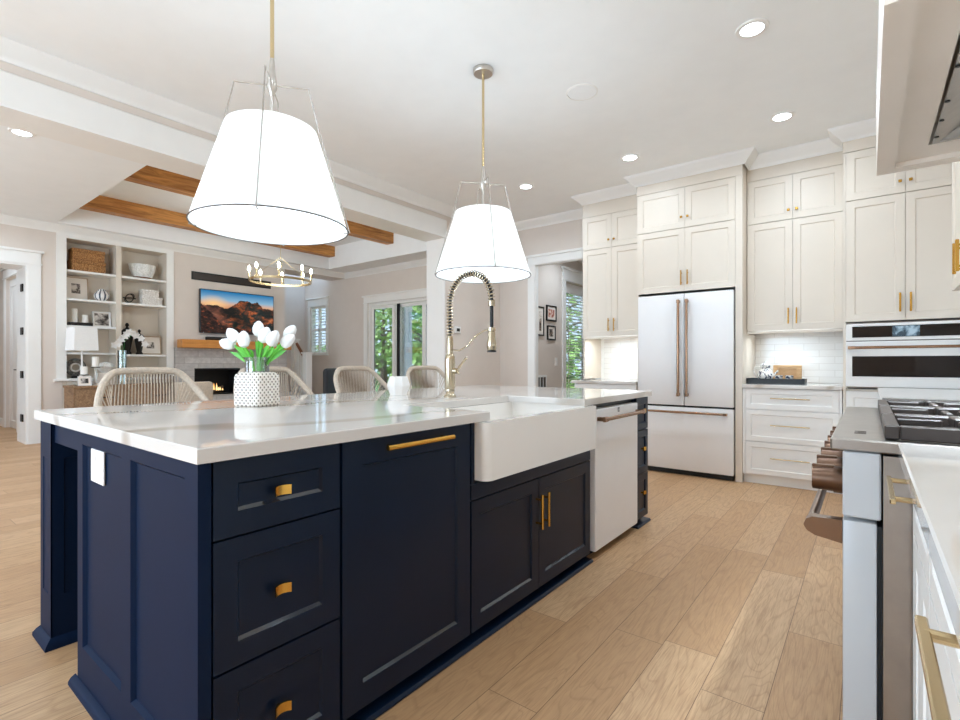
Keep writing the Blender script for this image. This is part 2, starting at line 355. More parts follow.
# ------------------------------------------------------------------ mesh helpers
class MB:
    def __init__(s): s.v = []; s.f = []
    def add(s, vs, fs):
        o = len(s.v); s.v += [tuple(p) for p in vs]; s.f += [tuple(i+o for i in f) for f in fs]; return s
    def box(s, x0, x1, y0, y1, z0, z1, bev=0):
        x0, x1 = min(x0, x1), max(x0, x1); y0, y1 = min(y0, y1), max(y0, y1); z0, z1 = min(z0, z1), max(z0, z1)
        if not bev:
            return s.add([(x0, y0, z0), (x1, y0, z0), (x1, y1, z0), (x0, y1, z0), (x0, y0, z1), (x1, y0, z1), (x1, y1, z1), (x0, y1, z1)],
                         [(3, 2, 1, 0), (4, 5, 6, 7), (0, 1, 5, 4), (1, 2, 6, 5), (2, 3, 7, 6), (3, 0, 4, 7)])
        bm = bmesh.new(); bmesh.ops.create_cube(bm, size=1)
        for q in bm.verts:
            q.co = Vector(((x0+x1)/2+q.co.x*(x1-x0), (y0+y1)/2+q.co.y*(y1-y0), (z0+z1)/2+q.co.z*(z1-z0)))
        b = min(bev, .49*min(x1-x0, y1-y0, z1-z0))
        bmesh.ops.bevel(bm, geom=list(bm.edges), offset=b, segments=2 if bev > .004 else 1, profile=.5, affect='EDGES')
        bm.verts.index_update()
        s.add([q.co[:] for q in bm.verts], [[q.index for q in f.verts] for f in bm.faces]); bm.free(); return s
    def tube(s, path, r, n=10, closed=False, cap=True):
        P = [Vector(p) for p in path]; m = len(P); R = r if isinstance(r, (list, tuple)) else [r]*m
        prev = None; rings = []
        for i in range(m):
            if closed: d = P[(i+1) % m]-P[i-1]
            else: d = P[min(i+1, m-1)]-P[max(i-1, 0)]
            if d.length < 1e-9: d = Vector((0, 0, 1))
            d.normalize()
            if prev is None:
                a = Vector((0, 0, 1)) if abs(d.z) < .9 else Vector((1, 0, 0)); u = d.cross(a).normalized()
            else:
                u = (prev-d*prev.dot(d))
                u = u.normalized() if u.length > 1e-6 else d.cross(Vector((0, 0, 1))).normalized()
            prev = u; w = d.cross(u)
            rings.append([P[i]+(u*math.cos(2*PI*k/n)+w*math.sin(2*PI*k/n))*R[i] for k in range(n)])
        vs = [p for rg in rings for p in rg]; fs = []
        for i in range(m if closed else m-1):
            j = (i+1) % m
            for k in range(n): fs.append((i*n+k, i*n+(k+1) % n, j*n+(k+1) % n, j*n+k))
        if cap and not closed: fs += [tuple(reversed(range(n))), tuple((m-1)*n+k for k in range(n))]
        return s.add(vs, fs)
    def lathe(s, prof, c=(0, 0, 0), n=24, fn=None, ring=False):
        vs = []; fs = []; m = len(prof)
        for (r, z) in prof:
            for k in range(n):
                a = 2*PI*k/n; rr = r*(fn(a, z) if fn else 1)
                vs.append((c[0]+rr*math.cos(a), c[1]+rr*math.sin(a), c[2]+z))
        for i in range(m-1):
            for k in range(n): fs.append((i*n+k, i*n+(k+1) % n, (i+1)*n+(k+1) % n, (i+1)*n+k))
        if ring: fs += [((m-1)*n+k, (m-1)*n+(k+1) % n, (k+1) % n, k) for k in range(n)]
        else: fs += [tuple(reversed(range(n))), tuple((m-1)*n+k for k in range(n))]
        return s.add(vs, fs)
    def prism(s, poly, axis, a, b):
        # poly in the two remaining axes, extruded along axis from a to b
        def P(q, t):
            if axis == 'x': return (t, q[0], q[1])
            if axis == 'y': return (q[0], t, q[1])
            return (q[0], q[1], t)
        n = len(poly)
        return s.add([P(q, a) for q in poly]+[P(q, b) for q in poly],
                     [tuple(range(n)), tuple(reversed(range(n, 2*n)))]+[(i, i+n, (i+1) % n+n, (i+1) % n) for i in range(n)])
    def sweep(s, path, prof, side=1):
        # profile (out, z) swept along a 2-D polyline with mitres; out is to the right of the path
        P = [Vector((p[0], p[1])) for p in path]; m = len(P); vs = []; k = len(prof)
        for i in range(m):
            dirs = []
            if i > 0: dirs.append((P[i]-P[i-1]).normalized())
            if i < m-1: dirs.append((P[i+1]-P[i]).normalized())
            ns = [Vector((d.y, -d.x))*side for d in dirs]
            nn = ns[0]
            if len(ns) == 2:
                q = ns[0]+ns[1]; nn = q/(q.dot(ns[0])) if q.length > 1e-6 else ns[0]
            for (o, z) in prof: vs.append((P[i].x+nn.x*o, P[i].y+nn.y*o, z))
        fs = []
        for i in range(m-1):
            for j in range(k): fs.append((i*k+j, i*k+(j+1) % k, (i+1)*k+(j+1) % k, (i+1)*k+j))
        fs += [tuple(range(k)), tuple(reversed(range((m-1)*k, m*k)))]
        return s.add(vs, fs)
    def shaker(s, x0, x1, z0, z1, y=0, t=.02, rail=.058, rec=.008, slope=.006, rails=None):
        l, r, b, u = rails or (rail, rail, rail, rail)
        def ring(a0, a1, b0, b1, yy): return [(a0, yy, b0), (a1, yy, b0), (a1, yy, b1), (a0, yy, b1)]
        A = ring(x0, x1, z0, z1, y); B = ring(x0+l, x1-r, z0+b, z1-u, y)
        D = ring(x0+l+slope, x1-r-slope, z0+b+slope, z1-u-slope, y+rec); E_ = ring(x0, x1, z0, z1, y+t)
        fs = []
        for k in range(4):
            j = (k+1) % 4
            fs += [(k, j, 4+j, 4+k), (4+k, 4+j, 8+j, 8+k), (12+k, 12+j, j, k)]
        fs += [(8, 9, 10, 11), (15, 14, 13, 12)]
        return s.add(A+B+D+E_, fs)
    def mesh(s, name, mat, ang=35):
        me = bpy.data.meshes.new(name); me.from_pydata(s.v, [], s.f)
        bm = bmesh.new(); bm.from_mesh(me); bmesh.ops.recalc_face_normals(bm, faces=bm.faces); bm.to_mesh(me); bm.free()
        me.materials.append(mat)
        for p in me.polygons: p.use_smooth = True
        try: me.set_sharp_from_angle(angle=math.radians(ang))
        except Exception: pass
        return me

def tag(o, label, cat, group=None):
    o['label'] = label; o['category'] = cat
    if group: o['group'] = group
    return o
def thing(name, label, cat, loc=(0, 0, 0), rz=0, group=None):
    o = bpy.data.objects.new(name, None); C.objects.link(o); o.empty_display_size = .05
    o.location = loc; o.rotation_euler = (0, 0, rz); return tag(o, label, cat, group)
def part(name, mb, mat, parent, label=None):
    o = bpy.data.objects.new(name, mb.mesh(name, M[mat] if isinstance(mat, str) else mat)); C.objects.link(o); o.parent = parent
    if label: o['label'] = label
    return o
def single(name, mb, mat, label, cat, loc=(0, 0, 0), rz=0, group=None):
    o = bpy.data.objects.new(name, mb.mesh(name, M[mat])); C.objects.link(o)
    o.location = loc; o.rotation_euler = (0, 0, rz); return tag(o, label, cat, group)
def struct(name, mb, mat):
    o = bpy.data.objects.new(name, mb.mesh(name, M[mat])); C.objects.link(o); o['kind'] = 'structure'; return o
B = lambda *a: MB().box(*a)
PX = PI/2      # front (-y local) faces +X
NX = -PI/2     # front faces -X

# ------------------------------------------------------------------ setting: floor, walls, ceilings
FAR = 5.86
struct('floor', B(-12.6, 1.0, -2.8, 9.0, -.12, 0), 'floor')
mb = MB(); mb.box(-4.33, .9, -2.8, 6.0, 3.06, 3.2)                           # kitchen
for a in ((-4.95, -4.33, -2.8, 6.98), (-9.6, -8.85, -2.8, 6.98)): mb.box(a[0], a[1], a[2], a[3], 3.06, 3.2)
mb.box(-8.85, -4.95, -2.8, 1.88, 3.06, 3.2); mb.box(-8.85, -4.95, 6.28, 6.98, 3.06, 3.2)
mb.box(-8.95, -8.85, 1.78, 6.38, 3.2, 3.5); mb.box(-4.95, -4.85, 1.78, 6.38, 3.2, 3.5)
mb.box(-8.85, -4.95, 1.78, 1.88, 3.2, 3.5); mb.box(-8.85, -4.95, 6.28, 6.38, 3.2, 3.5)
mb.box(-8.95, -4.85, 1.78, 6.38, 3.5, 3.6)
struct('ceiling', mb, 'ceil')
struct('ceiling_hall', B(-3.9, -2.2, 5.92, 8.8, 2.72, 2.85), 'ceil')
struct('ceiling_passage', B(-12.6, -9.57, -.6, 2.0, 3.06, 3.2), 'ceil')
struct('ceiling_stair', B(-10.8, -9.07, 5.3, 7.0, 4.6, 4.75), 'ceil')
# kitchen walls
mb = MB(); mb.box(-4.18, -3.59, FAR, 5.92, 0, 3.06); mb.box(-3.59, -2.70, FAR, 5.92, 2.45, 3.06); mb.box(-2.70, .9, FAR, 5.98, 0, 3.06)
struct('wall_far', mb, 'wall')
struct('wall_right', B(.70, .90, -2.8, FAR, 0, 3.06), 'wall')
mb = MB(); mb.box(-9.57, -7.4, -2.8, -2.6, 0, 3.06); mb.box(-5.2, -3.3, -2.8, -2.6, 0, 3.06); mb.box(-1.1, .7, -2.8, -2.6, 0, 3.06)
for x0, x1 in ((-7.4, -5.2), (-3.3, -1.1)): mb.box(x0, x1, -2.8, -2.6, 0, .6); mb.box(x0, x1, -2.8, -2.6, 2.5, 3.06)
struct('wall_back', mb, 'wall')
# wall between kitchen and living room: end post, header
struct('wall_divider', B(-4.48, -4.18, 4.68, 6.98, 0, 3.06), 'wall')
struct('wall_post_face', B(-4.48, -4.18, 4.655, 4.678, 0, 2.70), 'trim')
struct('wall_header', B(-4.48, -4.18, -2.6, 4.68, 2.70, 3.06), 'wall')
struct('trim_1', MB().prism([(-4.20, 2.685), (-4.155, 2.685), (-4.155, 2.885), (-4.178, 2.90), (-4.18, 2.90), (-4.18, 2.70)], 'y', -2.6, 4.68), 'trim')
struct('trim_2', B(-4.50, -4.156, -2.6, 4.68, 2.672, 2.686), 'trim')
# living room west wall
mb = MB(); X0, X1 = -9.57, -9.07
mb.box(X0, X1, -2.6, .65, 0, 3.06); mb.box(X0, X1, .65, 1.61, 2.46, 3.06); mb.box(X0, X1, 1.61, 1.98, 0, 3.06)
mb.box(X0, X1, 1.98, 3.40, 2.965, 3.06); mb.box(X0, X1, 1.98, 3.40, 0, .12); mb.box(X0, -9.42, 1.98, 3.40, .12, 2.965)
mb.box(X0, X1, 3.40, 3.68, 0, 3.06); mb.box(X0, X1, 4.60, 5.42, 0, 3.06); mb.box(X0, X1, 3.68, 4.60, 1.05, 3.06)
mb.box(X0, X1, 3.68, 4.60, 0, .55); mb.box(X0, -9.45, 3.68, 4.60, .55, 1.05)
mb.box(X0, X1, 5.42, 6.85, 2.96, 3.06)
struct('wall_west', mb, 'wall')
mb = MB(); mb.box(-9.066, -9.0, 3.43, 3.72, .0, 1.36); mb.box(-9.066, -9.0, 4.50, 5.42, .0, 1.36); mb.box(-9.066, -9.0, 3.72, 4.50, 1.02, 1.36); mb.box(-9.066, -8.8, 3.43, 5.42, 0, .56)
struct('wall_hearth', mb, 'stone')
# sliding door wall + stair recess
mb = MB(); mb.box(-10.72, -10.37, 6.85, 6.98, 0, 4.6); mb.box(-10.37, -9.74, 6.85, 6.98, 0, 1.33); mb.box(-10.37, -9.74, 6.85, 6.98, 2.42, 4.6)
mb.box(-9.74, -9.07, 6.85, 6.98, 0, 4.6); mb.box(-9.07, -8.30, 6.85, 6.98, 0, 3.06); mb.box(-8.30, -5.0, 6.85, 6.98, 2.36, 3.06); mb.box(-5.0, -4.48, 6.85, 6.98, 0, 3.06)
struct('wall_garden', mb, 'wall')
struct('wall_stair', B(-10.72, -10.6, 5.42, 6.85, 0, 4.6), 'wall')
struct('wall_stair_side', B(-10.72, -9.57, 5.3, 5.42, 0, 4.6), 'wall')
# hall behind the kitchen
mb = MB(); mb.box(-3.78, -3.63, 5.92, 6.78, 0, 2.72); mb.box(-3.78, -3.63, 7.66, 8.7, 0, 2.72); mb.box(-3.78, -3.63, 6.78, 7.66, 2.36, 2.72)
struct('wall_hall', mb, 'wall')
struct('wall_hall_end', B(-3.9, -2.2, 8.7, 8.8, 0, 2.72), 'wall')
struct('wall_hall_side', B(-2.35, -2.2, 5.98, 8.7, 0, 2.72), 'wall')
# passage west of the living room
mb = MB(); mb.box(-12.4, -11.72, 1.80, 1.95, 0, 3.06); mb.box(-11.72, -10.80, 1.80, 1.95, 2.55, 3.06); mb.box(-10.80, -9.57, 1.80, 1.95, 0, 3.06)
struct('wall_passage', mb, 'wall')
struct('wall_passage_end', B(-12.5, -12.4, -.6, 1.95, 0, 3.06), 'wall')
struct('wall_passage_side', B(-12.4, -9.57, -.6, -.5, 0, 3.06), 'wall')

# crown mouldings
CROWN = [(0, 2.955), (.012, 2.955), (.016, 2.972), (.03, 2.985), (.06, 3.01), (.085, 3.035), (.095, 3.045), (.1, 3.059), (0, 3.059)]
struct('trim_3', MB().sweep([(-4.18, -2.6), (-4.18, FAR), (-2.645, FAR), (-2.645, 5.37), (-1.925, 5.37), (-1.925, 5.165), (-.905, 5.165), (-.905, 5.37), (-.165, 5.37), (-.165, 5.165), (.70, 5.165)], CROWN), 'trim')
struct('trim_4', MB().sweep([(-9.07, -2.6), (-9.07, 6.85), (-4.48, 6.85), (-4.48, 4.68)], CROWN), 'trim')
# casings, baseboards
def casing(name, axis, fixed, out, a0, a1, ztop, w=.105, head=.15, zb=0):
    """flat casing on a wall plane: axis = wall direction, fixed = plane, out = +-1 room side"""
    mb = MB(); t0, t1 = sorted((fixed+out*.002, fixed+out*.022)); h0, h1 = sorted((fixed+out*.002, fixed+out*.03)); c0, c1 = sorted((fixed+out*.002, fixed+out*.05))
    def bx(u0, u1, q0, q1, z0, z1):
        mb.box(*( (u0, u1, q0, q1) if axis == 'x' else (q0, q1, u0, u1)), z0, z1)
    if w:
        bx(a0-w, a0, t0, t1, zb, ztop); bx(a1, a1+w, t0, t1, zb, ztop)
    bx(a0-w-.012, a1+w+.012, h0, h1, ztop, ztop+.018); bx(a0-w, a1+w, t0, t1, ztop+.018, ztop+head); bx(a0-w-.03, a1+w+.03, c0, c1, ztop+head, ztop+head+.03)
    return struct(name, mb, 'trim')
casing('trim_5', 'x', FAR, -1, -3.59, -2.70, 2.45, .11, .10)
casing('trim_6', 'y', -9.07, 1, .65, 1.61, 2.46, .135, .165)
casing('trim_7', 'x', 6.85, -1, -8.30, -5.0, 2.36, .11, .13)
casing('trim_8', 'x', 6.85, -1, -10.37, -9.74, 2.42, .075, .17, 1.33)
casing('trim_9', 'y', -3.63, 1, 6.78, 7.66, 2.36, .10, .17)
casing('trim_10', 'x', 1.80, -1, -11.72, -10.80, 2.55, .12, .15)
struct('trim_11', MB().box(-3.592, -3.582, 5.85, 5.925, 0, 2.45).box(-2.71, -2.70, 5.85, 5.925, 0, 2.45).box(-3.582, -2.71, 5.85, 5.925, 2.44, 2.45), 'trim')
struct('trim_12', MB().box(-9.58, -9.06, 1.585, 1.612, 0, 2.46).box(-9.58, -9.06, .648, .675, 0, 2.46).box(-9.58, -9.06, .675, 1.585, 2.435, 2.46), 'trim')
struct('baseboard_far', B(-4.17, -3.70, 5.84, 5.858, 0, .14), 'trim')
struct('baseboard_divider', B(-4.178, -4.16, 4.68, 5.84, 0, .14), 'trim')
mb = MB(); mb.box(-9.068, -9.05, -2.6, .51, 0, .14); mb.box(-9.068, -9.05, 1.75, 1.97, 0, .14)
struct('baseboard_west', mb, 'trim')
mb = MB(); mb.box(-10.6, -8.42, 6.83, 6.848, 0, .14)
struct('baseboard_garden', mb, 'trim')
mb = MB(); mb.box(-12.4, -11.85, 1.78, 1.798, 0, .14); mb.box(-10.67, -9.6, 1.78, 1.798, 0, .14); mb.box(-12.398, -12.38, -.5, 1.78, 0, .14)
struct('baseboard_passage', mb, 'trim')
struct('baseboard_hall', B(-3.628, -3.61, 5.99, 6.66, 0, .14), 'trim')
# passage door and its furniture (structure)
d = struct('door_1', MB().shaker(-11.70, -10.82, .01, 2.53, 1.84, .04, .12, .012, .01), 'trim')
hd = MB().box(-10.90, -10.86, 1.825, 1.84, .93, 1.08); hd.tube([(-10.88, 1.825, 1.0), (-10.88, 1.79, 1.0), (-11.0, 1.785, 1.0)], .009, 8)
part('door_handle', hd, 'black', d, 'black lever handle')
mb_h = [B(-9.30, -9.18, 1.568, 1.584, z-.05, z+.05) for z in (.35, .95, 1.55, 2.15)]
for q in mb_h: tag(single('door_hinge', q, 'black', 'black hinges on the jamb of the cased opening beside the bookcase', 'hinge', group='black hinges on the opening jamb'), 'black hinges on the jamb of the cased opening beside the bookcase', 'hinge', 'black hinges on the opening jamb')
# hall door with glass and blind
HX = -3.63
d = MB()
for a in ((6.79, 6.88, .01, 2.35), (7.56, 7.65, .01, 2.35), (6.88, 7.56, .01, .28), (6.88, 7.56, 2.2, 2.35)): d.box(HX-.11, HX-.065, *a)
d = struct('door_2', d, 'trim')
part('door_glass', B(HX-.092, HX-.086, 6.88, 7.56, .28, 2.2), 'glass', d)
bl = MB()
for k in range(38):
    z = .31+k*.0495; xa, xb = HX-.06, HX-.022
    bl.add([(xa, 6.89, z), (xa, 7.55, z), (xb, 7.55, z+.009), (xb, 6.89, z+.009), (xa, 6.89, z-.003), (xa, 7.55, z-.003), (xb, 7.55, z+.006), (xb, 6.89, z+.006)],
           [(0, 1, 2, 3), (7, 6, 5, 4), (0, 4, 5, 1), (1, 5, 6, 2), (2, 6, 7, 3), (3, 7, 4, 0)])
for yy in (6.97, 7.47): bl.box(HX-.043, HX-.039, yy-.012, yy+.012, .30, 2.2)
part('window_blind', bl, 'trim', d, 'white horizontal blind')
hb = MB().box(HX-.065, HX-.04, 6.80, 6.855, .99, 1.06).box(HX-.065, HX-.04, 6.80, 6.855, .80, .92); hb.tube([(HX-.04, 6.83, .88), (HX-.01, 6.83, .88), (HX-.005, 6.93, .88)], .011, 8)
part('door_handle', hb, 'black', d, 'black lever handle with deadbolt above')
# shuttered window of the stair
w = MB().box(-10.37, -10.33, 6.87, 6.96, 1.33, 2.42).box(-9.78, -9.74, 6.87, 6.96, 1.33, 2.42).box(-10.33, -9.78, 6.87, 6.96, 1.33, 1.37).box(-10.33, -9.78, 6.87, 6.96, 2.38, 2.42).box(-10.33, -9.78, 6.87, 6.93, 1.85, 1.91).box(-10.075, -10.035, 6.87, 6.93, 1.37, 2.38)
w = struct('window_1', w, 'trim')
part('window_glass', B(-10.33, -9.78, 6.945, 6.95, 1.37, 2.38), 'glass', w)
sh = MB()
for k in range(15):
    z = 1.39+k*.066
    if 1.82 < z < 1.92: continue
    for x0, x1 in ((-10.32, -10.08), (-10.03, -9.79)):
        sh.add([(x0, 6.875, z), (x1, 6.875, z), (x1, 6.92, z+.018), (x0, 6.92, z+.018), (x0, 6.877, z-.007), (x1, 6.877, z-.007), (x1, 6.922, z+.011), (x0, 6.922, z+.011)],
               [(0, 1, 2, 3), (7, 6, 5, 4), (0, 4, 5, 1), (1, 5, 6, 2), (2, 6, 7, 3), (3, 7, 4, 0)])
part('shutter_louvres', sh, 'trim', w)
part('window_sill', B(-10.46, -9.65, 6.80, 6.846, 1.285, 1.325), 'trim', w)
# sliding door
sd = MB(); sd.box(-8.30, -8.24, 6.87, 6.97, 0, 2.36); sd.box(-5.06, -5.0, 6.87, 6.97, 0, 2.36); sd.box(-8.24, -5.06, 6.87, 6.97, 2.30, 2.36); sd.box(-8.24, -5.06, 6.87, 6.97, 0, .03)
sd = struct('door_3', sd, 'trim')
for i, (x0, x1, yy) in enumerate(((-8.235, -7.53, 6.90), (-7.55, -6.72, 6.935), (-6.74, -5.92, 6.90), (-5.94, -5.07, 6.935))):
    p = MB()
    s_ = .075; p.box(x0, x0+s_, yy, yy+.03, .035, 2.295); p.box(x1-s_, x1, yy, yy+.03, .035, 2.295); p.box(x0+s_, x1-s_, yy, yy+.03, .035, .13); p.box(x0+s_, x1-s_, yy, yy+.03, 2.23, 2.295)
    q = part('door_panel', p, 'trim', sd); part('door_glass', B(x0+s_, x1-s_, yy+.012, yy+.018, .13, 2.23), 'glass', q)
part('screen_stile', B(-7.44, -7.36, 6.872, 6.89, .035, 2.295), 'black', sd, 'dark edge of the open screen panel')  # black strip put in for the darkness of the jamb gap
for x0, x1 in ((-8.165, -8.15), (-7.615, -7.60)): part('glass_gasket', B(x0, x1, 6.905, 6.91, .13, 2.23), 'black', sd)
# unseen windows behind the camera, added as light sources for the room
for i, x0 in enumerate((-7.4, -3.3)):
    w = MB(); 
    for a in (0, 1.07, 2.14): w.box(x0+a, x0+a+.06, -2.75, -2.66, .6, 2.5)
    w.box(x0+.06, x0+2.14, -2.75, -2.66, .6, .66); w.box(x0+.06, x0+2.14, -2.75, -2.66, 2.44, 2.5)
    struct('window_%d' % (i+2), w, 'trim')

# living-room ceiling beams
struct('trim_13', B(-7.06, -6.88, 1.882, 6.278, 3.305, 3.498), 'beam')
struct('trim_14', B(-8.82, -8.64, 1.882, 6.278, 3.295, 3.498), 'beam')

# ------------------------------------------------------------------ outdoors
struct('ground', B(-30, -4.5, 9.6, 40, -.35, -.2), 'soil')
struct('porch_floor', B(-14, -2.0, 7.0, 9.6, -.14, -.02), 'deck')
struct('porch_ceiling', B(-14, -5.6, 7.0, 8.7, 2.75, 2.9), 'trim')
o = thing('porch_column', 'white square porch column outside the glass doors', 'column', (-8.93, 8.5, -.02))
part('shaft', B(-.13, .13, -.13, .13, .1, 2.66), 'trim', o); part('base', B(-.17, .17, -.17, .17, 0, .1), 'trim', o); part('capital', B(-.17, .17, -.17, .17, 2.66, 2.768), 'trim', o)
def tree(label, x, y, h, r, seed, n=620):
    rnd = random.Random(seed); t = thing('garden_tree', label, 'tree', (x, y, -.2), 0)
    tr = MB(); tr.tube([(0, 0, 0), (.05, .02, h*.25), (-.05, .05, h*.5), (.05, 0, h*.8)], [.16, .12, .09, .04], 8)
    for k in range(7):
        a = rnd.uniform(0, 2*PI); z = h*rnd.uniform(.25, .6); L = r*rnd.uniform(.5, .9)
        tr.tube([(0, 0, z), (L*.5*math.cos(a), L*.5*math.sin(a), z+.35*L), (L*math.cos(a), L*math.sin(a), z+L*.5)], [.06, .04, .015], 6)
    part('trunk', tr, 'bark', t)
    f = MB()
    for k in range(n):
        while True:
            p = Vector((rnd.uniform(-1, 1), rnd.uniform(-1, 1), rnd.uniform(-1, 1)))
            if .35 < p.length < 1: break
        c = Vector((p.x*r, p.y*r, h*.66+p.z*h*.4)); u = Vector((rnd.uniform(-1, 1), rnd.uniform(-1, 1), rnd.uniform(-1, 1))).normalized()
        w_ = u.cross(Vector((rnd.uniform(-1, 1), rnd.uniform(-1, 1), .3))).normalized(); s_ = rnd.uniform(.08, .17)
        f.add([c-u*s_, c+w_*s_*.5, c+u*s_, c-w_*s_*.5], [(0, 1, 2, 3)])
    part('foliage', f, 'foliage', t)
tree('bushy green garden tree behind the leftmost glass door pane', -13.5, 11.8, 4.0, 1.1, 1)
tree('taller garden tree seen through the middle glass door pane', -16.2, 15.0, 5.4, 1.2, 2)
tree('garden tree with thin branches right of the porch column', -13.6, 14.0, 4.4, .9, 3)
tree('garden tree beyond the last glass pane beside the white post', -17.2, 17.7, 5.0, 1.2, 4)
tree('garden tree behind the hall door blind', -8.2, 14.5, 5.0, 1.6, 5, 600)
hedge = MB(); rnd = random.Random(9)
for k in range(2600):
    c = Vector((rnd.uniform(-30, -4), rnd.uniform(19.5, 21), rnd.uniform(-.2, 2.2))); u = Vector((rnd.uniform(-1, 1), rnd.uniform(-1, 1), rnd.uniform(-1, 1))).normalized()
    w_ = u.cross(Vector((rnd.uniform(-1, 1), rnd.uniform(-1, 1), .3))).normalized(); s_ = rnd.uniform(.15, .32)
    hedge.add([c-u*s_, c+w_*s_*.6, c+u*s_, c-w_*s_*.6], [(0, 1, 2, 3)])
h_ = single('garden_hedge', hedge, 'foliage', 'clipped green hedge far behind the garden trees', 'hedge'); h_['kind'] = 'stuff'

# ------------------------------------------------------------------ cabinet helpers
def vbar(x, z0, z1, y=0, r=.006, off=.032, sq=False):
    m = MB()
    if sq: m.box(x-r, x+r, y-off-r, y-off+r, z0, z1, .002)
    else: m.tube([(x, y-off, z0), (x, y-off, z1)], r, 10)
    for z in (z0+.025, z1-.025): m.tube([(x, y, z), (x, y-off, z)], r*.8, 8)
    return m
def hbar(x0, x1, z, y=0, r=.006, off=.032, inset=.03):
    m = MB().tube([(x0, y-off, z), (x1, y-off, z)], r, 10)
    for x in (x0+inset, x1-inset): m.tube([(x, y, z), (x, y-off, z)], r*.8, 8)
    return m
def knob(x, z, y=0, s=.011):
    return MB().tube([(x, y, z), (x, y-.02, z)], .005, 8).box(x-s, x+s, y-.03, y-.016, z-s, z+s, .003)
def edge_pull(x, z, y=0):
    # curved rectangular gold pull of the island drawers
    m = MB().tube([(x, y, z), (x, y-.018, z)], .006, 8); w = .022; h = .0125
    n = 6; vs = []; fs = []
    for i in range(n+1):
        u = -1+2*i/n; yy = y-.018-.010*u*u
        for zz in (-h, h):
            vs.append((x+u*w, yy, z+zz)); vs.append((x+u*w, yy+.005, z+zz))
    for i in range(n):
        a = i*4; b = a+4
        fs += [(a, b, b+2, a+2), (a+1, a+3, b+3, b+1), (a, a+1, b+1, b), (a+2, b+2, b+3, a+3)]
    fs += [(0, 2, 3, 1), (n*4, n*4+1, n*4+3, n*4+2)]
    return m.add(vs, fs)
def lower_glint(parent, x0, x1, z, y=0, rec=.008, slope=.006):
    # added glossy strip standing in for the highlight along a panel's lower bevel
    part('panel_bead', MB().prism([(y+.0005, z), (y+rec-.0002, z+slope+.0035), (y+rec-.0002, z+slope+.001), (y+.003, z-.0005)], 'x', x0, x1), 'navy_bead', parent)
def cab_door(root, x0, x1, z0, z1, mat, y=0, rail=.058, handle=None, hmat='brass', name='door', pull='handle', rec=.008):
    d = part(name, MB().shaker(x0, x1, z0, z1, y, .02, rail, rec), mat, root)
    if handle is not None: part(pull, handle, hmat, d)
    return d

# ------------------------------------------------------------------ ISLAND  (front faces +X ; local x = world y - Y0)
FX = -1.224; TOP = .915; UND = .879
def island_unit(name, label, cat, y0): return thing(name, label, cat, (FX, y0, 0), PX)
# drawers next to the end panel
u = island_unit('drawer_cabinet', 'navy three-drawer cabinet with gold pulls beside the paneled island end', 'cabinet', .545)
part('carcass', B(.002, .362, .022, .58, .05, UND-.002), 'navy_front', u)
for z0, z1, zk in ((.687, UND-.006, .777), (.366, .681, .518), (.052, .36, .205)):
    d = part('drawer', MB().shaker(.003, .361, z0, z1, 0, .02, .058, .008), 'navy_front', u); lower_glint(d, .063, .301, z0+.058); part('knob', edge_pull(.172, zk, .008), 'brass', d)
# pull-out with horizontal bar
u = island_unit('pull_out_cabinet', 'navy full-height pull-out front with gold bar, between drawers and sink', 'cabinet', .913)
part('carcass', B(.002, .602, .022, .58, .05, UND-.002), 'navy_front', u)
d = cab_door(u, .003, .601, .052, UND-.006, 'navy_front', rail=.075, handle=hbar(.15, .465, .842, 0, .0085, .034), hmat='brass'); lower_glint(d, .08, .524, .127)
# sink cabinet
u = island_unit('sink_cabinet', 'navy two-door cabinet with gold bar handles under the white apron sink', 'cabinet', 1.52)
part('carcass', B(.002, 1.06, .022, .58, .05, .60), 'navy_front', u)
part('apron_rail', MB().box(.003, 1.06, 0, .02, .572, .632), 'navy_front', u)
part('side_stile', MB().box(.002, .022, 0, .02, .634, UND-.004), 'navy_front', u)
part('side_stile', MB().box(1.036, 1.06, 0, .02, .634, UND-.004), 'navy_front', u)
d = cab_door(u, .004, .508, .052, .566, 'navy_front', handle=vbar(.485, .34, .50, 0, .0065, .034), hmat='brass'); lower_glint(d, .064, .448, .11)
d = cab_door(u, .512, 1.058, .052, .566, 'navy_front', handle=vbar(.545, .34, .50, 0, .0065, .034), hmat='brass'); lower_glint(d, .572, .998, .11)
# dishwasher
u = island_unit('dishwasher', 'white dishwasher with bronze bar handle built into the island', 'dishwasher', 2.60)
part('tub', B(.01, .67, .03, .6, .06, UND-.004), 'black', u)
d = part('door', B(.018, .668, -.014, .028, .045, .848, .004), 'matte_white', u)
h = MB().tube([(.05, -.062, .793), (.64, -.062, .793)], .0115, 12)
for x in (.05, .64): h.box(x-.022, x+.022, -.072, -.05, .779, .807, .004); h.box(x-.014, x+.014, -.05, -.014, .782, .804, .002)
part('handle', h, 'bronze', d)
bd = part('badge', B(.335, .358, -.0165, -.014, .812, .838), 'black', d)
part('badge_mark', MB().box(.3395, .3435, -.0175, -.0165, .818, .832).box(.3495, .3535, -.0175, -.0165, .818, .832).box(.3435, .3495, -.0175, -.0165, .818, .8215), 'white_gloss', bd)
# far narrow drawers
u = island_unit('drawer_cabinet', 'narrow navy drawer stack at the far end of the island past the dishwasher', 'cabinet', 3.285)
part('carcass', B(.002, .22, .022, .58, .05, UND-.002), 'navy_front', u)
for z0, z1 in ((.655, UND-.006), (.355, .649), (.052, .349)):
    d = part('drawer', MB().shaker(.003, .218, z0, z1, 0, .02, .045, .008), 'navy_front', u); part('knob', edge_pull(.11, (z0+z1)/2+.02, .008), 'brass', d)
